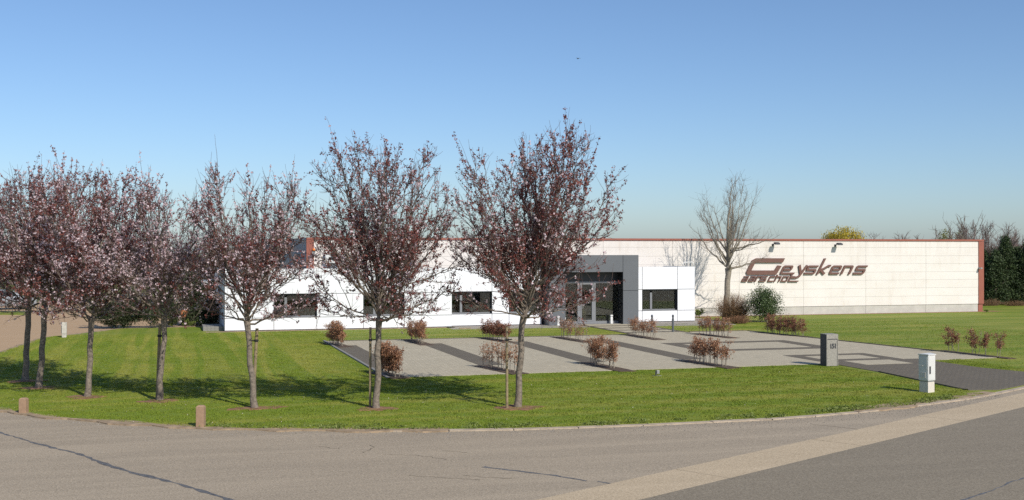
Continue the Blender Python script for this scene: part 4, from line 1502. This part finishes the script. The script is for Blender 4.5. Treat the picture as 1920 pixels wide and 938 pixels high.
far_bare('background_tree', 'tall bare tree behind the hall near its right end', 1800, 118, 8.3, 3.0, 81, 'grey_stem', 3.4, 11, 6, 3)
far_bare('background_tree', 'bushy bare tree behind hall roof left of the tall bare one', 1752, 125, 7.0, 2.4, 82, 'mauve_stem', 2.6, 12, 9, 5)
far_bare('background_tree', 'small bare treetop over middle of the hall roof right of the sign', 1690, 135, 6.5, 1.6, 83, 'mauve_stem', 2.8, 10, 8, 5)
far_bare('background_tree', 'faint bare treetop beside the golden willow', 1632, 140, 6.6, 2.2, 84, 'mauve_stem', 2.8, 10, 8, 4)
far_bare('background_tree', 'dense mauve-brown bare tree behind right corner of the hall', 1846, 112, 7.0, 3.2, 85, 'mauve_stem', 1.6, 30, 14, 7)
far_bare('background_tree', 'grey bare tree far right behind the conifers', 1905, 125, 7.0, 2.6, 86, 'mauve_stem', 2.2, 12, 9, 5)
far_bare('background_tree', 'bare tree far behind, left of the loose plum crown', 330, 105, 6.4, 3.0, 87, 'grey_stem', 1.8, 13, 9, 5)
far_bare('background_tree', 'bare tree far behind the nearly leafless plum', 262, 110, 6.2, 3.2, 88, 'mauve_stem', 1.6, 13, 9, 5)
far_bare('background_tree', 'bare tree far behind the dense pink plum crown', 160, 118, 6.6, 3.4, 89, 'mauve_stem', 1.6, 12, 9, 5)
far_bare('background_tree', 'bare tree far behind at the left edge of the photo', 30, 120, 6.4, 3.4, 90, 'grey_stem', 1.6, 12, 9, 5)
far_bare('background_tree', 'bare tree far behind between loose plum crown and hall', 455, 112, 6.0, 3.0, 91, 'mauve_stem', 1.6, 12, 9, 5)
# a hedge-like far wood closing the view on the left and behind the right conifers
rs = np.random.default_rng(99)
V_, F_ = [], []
nn = 26000
for (xa, xb, Da, Db) in ((-260, 560, 150, 165), (1830, 2200, 150, 165)):
    cnt = int(nn * (xb - xa) / 1190)
    px = rs.uniform(xa, xb, cnt)
    D = rs.uniform(Da, Db, cnt)
    a = (px - 960) / FPX
    hmax = 4.6 + 1.2 * np.sin(px * 0.03) + 0.7 * np.sin(px * 0.11 + 1)
    z = hmax * rs.random(cnt) ** 0.75
    P = np.stack([a * D * CT + D * ST, -a * D * ST + D * CT, z], axis=1)
    V, F = leaf_quads(P, 0.75, rs, 0.3, 0.6)
    F_.append(F + sum(len(q) for q in V_))
    V_.append(V)
o = link('far_wood', mesh_np('far_wood', np.concatenate(V_), np.concatenate(F_)), M['mauve_twig_leaf'])
o['kind'] = 'stuff'
o['label'] = 'far mauve-brown wood on the horizon'
o['category'] = 'wood'

# ------------------------------------------------------------------ left background: small pines, pot, conifer, cars, fence
pine_px = [(189, 617, -0.05, 0.1), (203, 617, 0.1, -0.35), (222, 617, -0.1, 0.1), (228, 616, 0.05, 0.12), (251, 616, -0.12, -0.05), (285, 616, -0.25, -0.3), (318, 614, 0.15, -0.1)]
for i, (px, py, lx, b_) in enumerate(pine_px):
    X, Y = G(px, py)
    rs = np.random.default_rng(200 + i)
    ords = ('leftmost', 'second from left', 'third from left', 'fourth from left', 'fifth from left', 'thick leaning, sixth from left', 'rightmost')
    t = empty('small_pine', (X, Y, 0.02), 'small pine with crooked trunk at forecourt edge, %s of its row' % ords[i], 'tree', 'small pines along the forecourt')
    tr = Tubes()
    H_ = 1.5 + 0.4 * rs.random()
    thick = 0.2 if i == 5 else (0.1 if i in (1, 4) else 0.055)
    p0, p1 = np.array((0, 0, -0.03)), np.array((lx * 2.2, 0.1, H_))
    tr.add(curve(p0, p1, np.array((b_, 0, H_ * 0.5)), 8, 0.02, rs), thick, thick * 0.6, 8)
    if i in (1, 5):
        p2 = np.array((-0.55, 0.1, H_))
        tr.add(curve(np.array((0, 0, 0.2)), p2, np.array((-0.2, 0, 0.6)), 7, 0.02, rs), thick * 0.7, thick * 0.4, 7)
    link('trunk', tr.mesh('trunk'), M['bark'], t, smooth=True)
    bush(None, None, None, None, (0.95, 0.9, 1.9), 2600, 0.15, 'pine_leaf', 210 + i, lumps=12, stems=5, parent=t, asp=0.25, z0=0.0, partname='crown')
    for ch in t.children[-2:]:
        ch.location = (lx * 2.2, 0.1, H_ - 0.65)
    # a low spray of needles on the trunk
    P = rs.normal(size=(160, 3)) * np.array((0.22, 0.2, 0.14)) + np.array((lx * 0.8 + 0.2, -0.05, 0.45))
    V, F = leaf_quads(P, 0.12, rs, 0.25)
    link('low_needles', mesh_np('low_needles', V, F), M['pine_leaf'], t)['kind'] = 'stuff'

conifer(363, 69.5, 3.1, 1.05, 'bushy dark conifer beside the terracotta pot left of the office', 57, 'pine_leaf', 'conifers by the forecourt', 8000)
conifer(392, 71.0, 2.3, 0.7, 'low dark conifer against left corner of the office', 58, 'pine_leaf', 'conifers by the forecourt', 4000)
X, Y = G(345, 611.5)
t = empty('terracotta_pot', (X, Y, 0.02), 'orange terracotta jar at the back edge of the left lawn', 'pot')
MB().lathe([(0.13, 0.0), (0.19, 0.1), (0.235, 0.26), (0.225, 0.4), (0.19, 0.46), (0.215, 0.48), (0.215, 0.52), (0.18, 0.52), (0.17, 0.46)], 0, 0, 24).build('jar', M['terracotta'], t, smooth=True)
MB().lathe([(0.165, 0.44), (0.02, 0.455)], 0, 0, 16).build('earth', M['soil'], t)
bush(None, None, None, None, (0.3, 0.3, 0.55), 420, 0.09, 'holly_leaf', 231, lumps=8, stems=5, parent=t, z0=0.0)
for ch in t.children[-2:]:
    ch.location = (0, 0, 0.46)
for i, (px, py, s_, mt, lab) in enumerate(((323, 613.5, 0.55, 'shrub_leaf', 'low green plant left of the terracotta jar'), (352, 613, 0.5, 'shrub_leaf', 'low yellow-green plant just right of the terracotta jar'), (370, 612, 0.5, 'weed_leaf', 'low green plant between terracotta jar and block edging'))):
    X, Y = G(px, py)
    bush('low_plant', lab, 'plant', (X, Y - 0.25, 0.03), (s_, 0.35, 0.42), 600, 0.08, mt, 240 + i, 'low plants round the terracotta jar', lumps=7, stems=3)
# block edging by the office corner
XA, YA = G(381, 622)
blk = empty('block_edging', (XA, YA, 0), 'low grey block edging by left corner of the office', 'edging')
for i in range(6):
    for j in range(2):
        boxpart('block', blk, XA + i * 0.21, XA + i * 0.21 + 0.2, YA + 0.0, YA + 0.2, 0.02 + j * 0.125, 0.02 + j * 0.125 + 0.12, M['block'], (XA, YA, 0))
    boxpart('block', blk, XA + i * 0.21, XA + i * 0.21 + 0.2, YA + 0.205, YA + 2.4, 0.02, 0.26, M['block'], (XA, YA, 0))


def wheel(parent, x, y, r_):
    we = bpy.data.objects.new('wheel', None)
    col.objects.link(we)
    we.parent = parent
    we.location = (x, y, r_)
    we.rotation_euler = (R(90), 0, 0)
    MB().lathe([(r_ * 0.62, -0.1), (r_ * 0.95, -0.1), (r_, -0.06), (r_, 0.06), (r_ * 0.95, 0.1), (r_ * 0.62, 0.1)], 0, 0, 22).build('tyre', M['tyre'], we, smooth=False)
    MB().lathe([(0.03, -0.102), (r_ * 0.6, -0.104), (r_ * 0.6, 0.104), (0.03, 0.102)], 0, 0, 16).build('rim', M['rim'], we)


def car(name, label, loc, rz, paint, van=False):
    """x forward, y left; built round its centre"""
    t = empty(name, loc, label, 'van' if van else 'car', rz=rz)
    if van:
        L_, W_, H_ = 5.2, 1.95, 2.35
        side = [(-2.6, 0.35), (-2.62, 0.9), (-2.55, 2.15), (-2.4, 2.33), (0.9, 2.35), (1.45, 2.1), (1.95, 1.3), (2.5, 1.08), (2.6, 0.8), (2.6, 0.35)]
    else:
        L_, W_, H_ = 4.3, 1.78, 1.5
        side = [(-2.1, 0.32), (-2.15, 0.62), (-2.05, 0.98), (-1.75, 1.38), (-1.2, 1.49), (0.1, 1.48), (0.55, 1.36), (1.15, 0.97), (1.9, 0.86), (2.12, 0.7), (2.15, 0.32)]
    mb = MB()
    n = len(side)
    ring = []
    for yy, sc_, dz in ((-1, 0.96, 0.02), (-0.93, 1.0, 0), (0.93, 1.0, 0), (1, 0.96, 0.02)):
        for (x, z) in side:
            tum = 1.0 - 0.14 * max(0, (z - 0.95)) / (H_ - 0.95)
            mb.v.append((x * sc_, yy * W_ / 2 * tum, z - dz * (z > 0.9)))
    for q in range(3):
        for i in range(n):
            j = (i + 1) % n
            mb.f.append((q * n + i, q * n + j, (q + 1) * n + j, (q + 1) * n + i))
    mb.f.append(tuple(range(n)))
    mb.f.append(tuple(3 * n + i for i in reversed(range(n))))
    mb.build('body', paint, t, bevel=0.03)
    wr = 0.34 if van else 0.31
    for x in (-L_ * 0.31, L_ * 0.31):
        for y in (-1, 1):
            wheel(t, x, y * (W_ / 2 - 0.06), wr)
    for s_ in (-1, 1):
        yo = s_ * (W_ / 2 * 0.965)
        if van:
            wq = [(1.0, 1.35), (1.75, 1.35), (1.4, 1.95), (1.0, 1.98)]
            MB().prism_y(wq, yo - 0.02, yo + 0.025).build('side_window', M['car_glass'], t)
        else:
            for wq in ([(-1.55, 1.02), (-0.55, 1.02), (-0.55, 1.4), (-1.2, 1.38)], [(-0.48, 1.02), (0.85, 1.0), (0.35, 1.36), (-0.48, 1.4)]):
                MB().prism_y(wq, s_ * W_ / 2 * 0.92 - 0.04, s_ * W_ / 2 * 0.92 + 0.05).build('side_window', M['car_glass'], t)
    xb = -L_ / 2
    if van:
        MB().box(xb - 0.03, xb + 0.05, -0.75, 0.75, 1.35, 1.95).build('rear_window', M['car_glass'], t)
        tl = (0.8, 1.3)
    else:
        mbx = MB().prism_y([(-2.075, 1.0), (-1.80, 1.36), (-1.77, 1.34), (-2.03, 0.98)], -0.6, 0.6)
        mbx.build('rear_window', M['car_glass'], t)
        tl = (0.72, 0.98)
    for s_ in (-1, 1):
        MB().box(xb - 0.02, xb + 0.14, s_ * (W_ / 2 - 0.12) - 0.1, s_ * (W_ / 2 - 0.12) + 0.1, tl[0], tl[1]).build('tail_light', M['tail_red'], t, bevel=0.02)
        MB().box(-xb - 0.22, -xb - 0.03, s_ * (W_ / 2 - 0.2) - 0.14, s_ * (W_ / 2 - 0.2) + 0.14, 0.66, 0.8).build('headlight', M['lamp_white'], t, bevel=0.02)
    MB().box(xb - 0.06, xb + 0.1, -W_ / 2 + 0.06, W_ / 2 - 0.06, 0.36, 0.52).build('bumper', M['dark_metal'], t, bevel=0.03)
    return t


X, Y = GD(412, 74.5)
car('parked_car', 'silver hatchback half hidden behind left corner of the office', (X - 0.2, Y, 0.004), R(75), M['car_silver'])
X, Y = GD(398, 84)
car('parked_van', 'white van behind the silver car left of the office', (X, Y, 0.004), R(80), M['van_white'], True)
X, Y = GD(268, 78)
car('parked_car', 'dark car parked on forecourt behind the small pines', (X, Y, 0.004), R(5), M['car_dark'])
X, Y = GD(8, 88)
car('parked_car', 'light silver car far left behind the leftmost plum crown', (X, Y, 0.004), R(20), M['car_silver'])
# traffic cone
X, Y = GD(320, 73)
t = empty('traffic_cone', (X, Y, 0.004), 'small orange and white traffic cone beyond the rightmost small pine', 'cone')
MB().box(-0.17, 0.17, -0.17, 0.17, 0, 0.04).build('base', M['rubber'], t)
MB().lathe([(0.13, 0.04), (0.085, 0.25)], 0, 0, 16).build('cone', M['orange'], t, smooth=True)
MB().lathe([(0.086, 0.25), (0.055, 0.4)], 0, 0, 16).build('reflective_band', M['lamp_white'], t, smooth=True)
MB().lathe([(0.054, 0.4), (0.02, 0.55)], 0, 0, 16).build('tip', M['orange'], t, smooth=True)

# bar fence at the far left
XA, YA = GD(-70, 82)
fence = empty('bar_fence', (XA, YA, 0), 'dark metal bar fence at far left beyond the street', 'fence')
x = 0.0
i = 0
while x < 7.2:
    yy = -x * 0.28
    if i % 9 == 0:
        MB().box(x - 0.05, x + 0.05, yy - 0.05, yy + 0.05, -0.02, 1.75).build('post', M['dark_metal'], fence)
    else:
        MB().box(x - 0.018, x + 0.018, yy - 0.018, yy + 0.018, 0.1, 1.65).build('bar', M['dark_metal'], fence)
    x += 0.24
    i += 1
for z in (0.15, 1.5):
    m = MB()
    m.v = [(0, -0.03, z), (7.2, -2.046, z), (7.2, -1.986, z), (0, 0.03, z), (0, -0.03, z + 0.06), (7.2, -2.046, z + 0.06), (7.2, -1.986, z + 0.06), (0, 0.03, z + 0.06)]
    m.f = [(0, 3, 2, 1), (4, 5, 6, 7), (0, 1, 5, 4), (1, 2, 6, 5), (2, 3, 7, 6), (3, 0, 4, 7)]
    m.build('rail', M['dark_metal'], fence)
o = MB().prism([GD(-140, 81.5), GD(52, 80.3), GD(60, 84), GD(-140, 86)], -0.02, 0.03).build('grass_verge', M['grass'])
o['kind'] = 'structure'

# ------------------------------------------------------------------ street furniture
# brown concrete posts at the road
for (px, py, tpy, lab) in ((44.5, 776, 746, 'square brown concrete post at lawn edge near left edge of the photo'), (376.5, 802, 760, 'square brown concrete post at lawn edge left of the loose plum crown')):
    X, Y = G(px, py)
    D = FPX * EYE / (py - HY)
    H_ = (py - tpy) * D / FPX
    t = empty('concrete_post', (X, Y, 0.0), lab, 'post', 'brown posts along the road', R(-20))
    MB().prism([(-0.1, -0.1), (0.1, -0.1), (0.1, 0.1), (-0.1, 0.1)], -0.02, H_ - 0.04).build('shaft', M['brown_concrete'], t, bevel=0.015)
    n_ = MB()
    n_.v = [(-0.098, -0.098, H_ - 0.039), (0.098, -0.098, H_ - 0.039), (0.098, 0.098, H_ - 0.039), (-0.098, 0.098, H_ - 0.039), (-0.06, -0.06, H_), (0.06, -0.06, H_), (0.06, 0.06, H_), (-0.06, 0.06, H_)]
    n_.f = [(4, 5, 6, 7), (0, 1, 5, 4), (1, 2, 6, 5), (2, 3, 7, 6), (3, 0, 4, 7), (0, 3, 2, 1)]
    n_.build('chamfered_cap', M['brown_concrete'], t)
# whitish marker post on the left
X, Y = G(120.5, 634)
t = empty('marker_post', (X, Y, 0.0), 'pale concrete marker post at left lawn edge by the street', 'post')
MB().box(-0.11, 0.11, -0.09, 0.09, -0.02, 0.2).build('foot', M['white_concrete'], t, bevel=0.01)
MB().box(-0.12, 0.12, -0.1, 0.1, 0.205, 0.8).build('shaft', M['white_concrete'], t, bevel=0.02)
MB().box(-0.145, -0.122, -0.06, 0.06, 0.25, 0.82).build('side_plate', M['dark_metal'], t)

# letter-box pillar 151
X, Y = G(1554.5, 687.5)
t = empty('letterbox_pillar', (X, Y, 0.045), 'grey stone letterbox pillar numbered 151 at the driveway', 'letterbox')
H_ = 1.21
wdt, dep = 0.36, 0.30
MB().box(-0.25, 0.25, -0.22, 0.22, -0.02, H_).build('body', M['stone_shade_digits'], t)  # shaded side of the grey stone painted in as a dark body
MB().box(-0.25, 0.252, -0.236, -0.222, H_ - 0.17, H_ - 0.001).build('top_plate', M['stone'], t)
MB().box(-0.25, -0.222, -0.236, -0.222, 0.0, H_ - 0.172).build('edge_plate', M['stone'], t)
MB().box(0.222, 0.252, -0.236, -0.222, 0.0, H_ - 0.172).build('edge_plate', M['stone'], t)
MB().box(-0.218, 0.202, -0.234, -0.222, 0.0, H_ - 0.2).build('front_plate', M['stone'], t)
MB().box(-0.252, 0.254, -0.238, 0.222, H_ + 0.0005, H_ + 0.012).build('cap', M['stone'], t)


def text_mesh(body, size, depth):
    cu = bpy.data.curves.new('text', 'FONT')
    cu.body = body
    cu.size = size
    cu.extrude = depth
    cu.offset = size * 0.035
    cu.align_x = 'CENTER'
    ob = bpy.data.objects.new('text', cu)
    col.objects.link(ob)
    dg = bpy.context.evaluated_depsgraph_get()
    me = bpy.data.meshes.new_from_object(ob.evaluated_get(dg))
    bpy.data.objects.remove(ob)
    bpy.data.curves.remove(cu)
    return me


for i, ch in enumerate('151'):
    me = text_mesh(ch, 0.25, 0.004)
    o = link('numeral', me, M['stone_shade_digits'], t, loc=(0.03 + (i - 1) * 0.1, -0.239, 0.68))
    o.rotation_euler = (R(90), 0, 0)

# distribution cabinet
X, Y = G(1738, 737)
t = empty('utility_cabinet', (X, Y, 0.0), 'white street utility cabinet with vent and handle on the front lawn', 'cabinet', rz=R(17))
W_, Dp = 0.178, 0.15
MB().box(-W_ + 0.02, W_ - 0.02, -Dp - 0.03 + 0.02, Dp + 0.03 - 0.02, -0.02, 0.36).build('plinth', M['cream_plastic'], t)
MB().box(-W_ + 0.03, W_ - 0.03, -Dp, Dp, 0.361, 0.4).build('plinth_gap', M['grey_metal'], t)
MB().box(-W_, W_, -Dp - 0.03, Dp + 0.03, 0.4, 1.2).build('housing', M['white_plastic'], t, bevel=0.012)
rf = MB()
a, b, c = W_ + 0.015, Dp + 0.045, 1.2
rf.v = [(-a, -b, c + 0.001), (a, -b, c + 0.001), (a, b, c + 0.001), (-a, b, c + 0.001), (-a, -b, c + 0.03), (a, -b, c + 0.03), (a, b, c + 0.03), (-a, b, c + 0.03), (-a * 0.8, 0, c + 0.06), (a * 0.8, 0, c + 0.06)]
rf.f = [(0, 3, 2, 1), (0, 1, 5, 4), (1, 2, 6, 5), (2, 3, 7, 6), (3, 0, 4, 7), (4, 5, 9, 8), (6, 7, 8, 9), (5, 6, 9), (7, 4, 8)]
rf.build('roof_cap', M['white_plastic'], t)
# the side facing left-front carries the vent panel, the front carries door and handle
MB().box(-W_ - 0.006, -W_ - 0.0005, -Dp + 0.01, Dp - 0.01, 0.45, 1.15).build('side_panel', M['white_plastic'], t)
for q in range(5):
    MB().box(-W_ - 0.018, -W_ - 0.006, -Dp + 0.06, Dp - 0.06, 0.5 + q * 0.045, 0.52 + q * 0.045).build('vent_louvre', M['cream_plastic'], t)
MB().box(-W_ + 0.03, W_ - 0.03, -Dp - 0.036, -Dp - 0.031, 0.43, 1.17).build('door', M['white_plastic'], t)
MB().box(-0.13, -0.07, -Dp - 0.055, -Dp - 0.037, 0.62, 0.86).build('handle', M['dark_metal'], t, bevel=0.01)
MB().lathe([(0.035, 0), (0.035, 0.006)], 0, 0, 16).build('knockout', M['grey_metal'], t).rotation_euler = (0, R(-90), 0)
t.children[-1].location = (-W_ + 0.02, -0.02, 0.2)

# slim grey bollards and low white path lights
for px, lab in ((1222.5, 'slim dark grey bollard nearer the entrance, left of the pair'), (1261.8, 'slim dark grey bollard on the path, right of the pair')):
    X, Y = G(px, 624)
    t = empty('bollard', (X, Y, 0.04), lab, 'bollard', 'pair of grey bollards on the entrance path')
    t.scale = (1, 1, 1.09)
    MB().lathe([(0.062, -0.02), (0.062, 0.66), (0.05, 0.68)], 0, 0, 14).build('shaft', M['bollard_grey'], t, smooth=False)
    MB().lathe([(0.045, 0.681), (0.045, 0.74)], 0, 0, 14).build('neck', M['dark_metal'], t)
    MB().lathe([(0.05, 0.741), (0.062, 0.76), (0.062, 0.82), (0.045, 0.86), (0.01, 0.87)], 0, 0, 14).build('head', M['bollard_grey'], t, smooth=True)
for px, py, lab in ((1146.3, 608.5, 'short white path light right of the entrance door'), (1046.5, 611.5, 'short white path light left of the entrance behind plum leaves')):
    X, Y = G(px, py)
    t = empty('path_light', (X, Y, 0.03), lab, 'lamp', 'low path lights by the entrance')
    MB().box(-0.07, 0.07, -0.07, 0.07, -0.02, 0.44).build('post', M['lamp_white'], t, bevel=0.01)
    MB().box(-0.05, 0.05, -0.05, 0.05, 0.441, 0.47).build('light_slot', M['grey_metal'], t)
    MB().box(-0.075, 0.075, -0.075, 0.075, 0.471, 0.55).build('cap', M['lamp_white'], t, bevel=0.01)

# little standpipe in the grass
X, Y = G(1230, 707)
t = empty('garden_standpipe', (X, Y, 0.03), 'small grey standpipe at front edge of the paving', 'standpipe')
MB().box(-0.02, 0.02, -0.02, 0.02, -0.03, 0.2).build('post', M['dark_metal'], t)
MB().box(0.021, 0.12, -0.04, 0.04, 0.08, 0.2).build('meter_box', M['grey_metal'], t, bevel=0.006)
MB().box(-0.14, 0.2, -0.06, 0.06, -0.02, 0.015).build('plate', M['block'], t)
# wooden offcut on the strip by the step of the office
X, Y = G(872, 618)
o = MB().box(X - 0.35, X + 0.35, Y - 0.06, Y + 0.06, 0.02, 0.09).build('timber_offcut', M['stake'])
tag(o, 'short timber offcut lying at the gravel edge below third window', 'timber')

# a bird high in the sky
X, Y = GD(1084, 120)
t = empty('bird', (X, Y, EYE + (469 - 110) * 120 / FPX), 'tiny dark bird flying high in the blue sky', 'bird')
m = MB()
m.v = [(-0.34, 0, 0.02), (-0.12, -0.08, 0.05), (-0.12, 0.1, 0.05), (0, -0.1, 0.0), (0, 0.14, 0.0), (0.12, -0.08, 0.05), (0.12, 0.1, 0.05), (0.34, 0, 0.02)]
m.f = [(0, 1, 2), (1, 3, 4, 2), (3, 5, 6, 4), (5, 7, 6)]
m.build('wings', M['bird'], t)
MB().tube([(0, -0.2, 0), (0, -0.12, 0), (0, 0.1, 0), (0, 0.25, 0)], [0.01, 0.05, 0.045, 0.02], 8).build('body', M['bird'], t, smooth=True)

# ------------------------------------------------------------------ grass blades and verge weeds


def inside(poly, x, y):
    r_ = np.zeros(len(x), dtype=bool)
    n = len(poly)
    j = n - 1
    for i in range(n):
        xi, yi = poly[i]
        xj, yj = poly[j]
        c = ((yi > y) != (yj > y)) & (x < (xj - xi) * (y - yi) / (yj - yi + 1e-12) + xi)
        r_ ^= c
        j = i
    return r_


def blades(n, x0, x1, y0, y1, hgt, wid, seed, poly=lawn_poly):
    rs = np.random.default_rng(seed)
    x, y = rs.uniform(x0, x1, n), rs.uniform(y0, y1, n)
    ok = inside(poly, x, y)
    ok &= ~((x > 7.25) & (x < 25.05) & (y > 40.12) & (y < 57.4))
    ok &= ~((x > 24.7 - 0.35 * np.clip((37 - y) / 6, 0, 1)) & (x < 29.6 + 1.4 * np.clip((37 - y) / 4, 0, 1)) & (y < 57.9))
    ok &= ~((x > 25) & (x < 33.05 - (y - 40.45) * 0.137) & (y > 40.4) & (y < 57.9))
    ok &= ~((x > 23.4) & (x < 27.2) & (y > 57))
    ok &= y < 64.9
    x, y = x[ok], y[ok]
    n = len(x)
    clump = 0.75 + 0.5 * np.sin(x * 5.1 + np.sin(y * 3.3)) * np.sin(y * 4.7 + np.sin(x * 2.9))
    h_ = hgt * rs.uniform(0.5, 1.2, n) * clump
    az = rs.uniform(0, 6.283, n)
    lean = rs.uniform(0.1, 0.9, n) * h_
    la = rs.uniform(0, 6.283, n)
    bx, by = np.cos(az) * wid / 2, np.sin(az) * wid / 2
    z = np.full(n, 0.028)
    V = np.stack([np.stack([x - bx, y - by, z], 1), np.stack([x + bx, y + by, z], 1), np.stack([x + np.cos(la) * lean, y + np.sin(la) * lean, z + h_], 1)], 1).reshape(-1, 3)
    return V, np.arange(n * 3).reshape(n, 3)


parts = [blades(620000, -10, 31, 27, 40.5, 0.036, 0.02, 301), blades(330000, -10, 8, 40, 66, 0.032, 0.026, 302), blades(120000, 7, 45, 36, 66, 0.034, 0.03, 303)]
V = np.concatenate([p[0] for p in parts])
o_, F = 0, []
for p in parts:
    F.append(p[1] + o_)
    o_ += len(p[0])
o = link('grass_blades', mesh_np('grass_blades', V, np.concatenate(F)), M['grass'])
o['kind'] = 'stuff'
o['label'] = 'short mown green grass of the lawns'
o['category'] = 'grass'

# broad-leaved weeds along the kerb
rs = np.random.default_rng(77)
ed = densify(edge[3:17], 0.05)
ed = np.array(ed)
cnt = 170
idx = rs.integers(0, len(ed), cnt)
cx = ed[idx, 0] + rs.normal(size=cnt) * 0.05
cy = ed[idx, 1] + np.abs(rs.normal(size=cnt)) * 0.28 + 0.03
keep = rs.random(cnt) < (0.45 + 0.55 * np.sin(cx * 0.9 + 1) ** 2)
cx, cy = cx[keep], cy[keep]
k = 34
P = np.stack([np.repeat(cx, k) + rs.normal(size=len(cx) * k) * 0.10, np.repeat(cy, k) + rs.normal(size=len(cx) * k) * 0.08, 0.04 + np.abs(rs.normal(size=len(cx) * k)) * 0.03], 1)
V, F = leaf_quads(P, 0.06, rs, 0.5, 0.2)
o = link('verge_weeds', mesh_np('verge_weeds', V, F), M['weed_leaf'])
o['kind'] = 'stuff'
o['label'] = 'low leafy weeds along the kerb of the front lawn'
o['category'] = 'weeds'

# fallen petals and daisies on the lawn, loose grit along the road edge
rs = np.random.default_rng(88)
n_ = 1500
P = np.stack([rs.uniform(-8, 24, n_), rs.uniform(29, 56, n_), np.full(n_, 0.062)], 1)
P = P[inside(lawn_poly, P[:, 0], P[:, 1]) & ~((P[:, 0] > 7.2) & (P[:, 1] > 40.1))]
P = P[rs.random(len(P)) < 0.25 + 0.75 * np.exp(-((P[:, 1] - 34) / 4) ** 2)]
V, F = leaf_quads(P, 0.02, rs, 0.9)
o = link('fallen_petals', mesh_np('fallen_petals', V, F), M['blossom'])
tag(o, 'pale petals scattered on the grass', 'petals', kind='stuff')
ed = np.array(densify(edge, 0.04))
n_ = 2600
q = ed[rs.integers(0, len(ed), n_)]
P = np.stack([q[:, 0] + rs.normal(size=n_) * 0.1, q[:, 1] - 0.2 - np.abs(rs.normal(size=n_)) * 0.55, np.full(n_, 0.008)], 1)
tet = np.array(((1, 0, -0.4), (-0.5, 0.87, -0.4), (-0.5, -0.87, -0.4), (0, 0, 0.8)))
sz = rs.uniform(0.006, 0.02, n_)[:, None, None]
V = (P[:, None, :] + tet[None] * sz).reshape(-1, 3)
F = (np.arange(n_)[:, None, None] * 4 + np.array(((0, 1, 3), (1, 2, 3), (2, 0, 3), (0, 2, 1)))[None]).reshape(-1, 3)
o = link('loose_grit', mesh_np('loose_grit', V, F), M['gravel'])
tag(o, 'loose grit lying along the road edge', 'grit', kind='stuff')
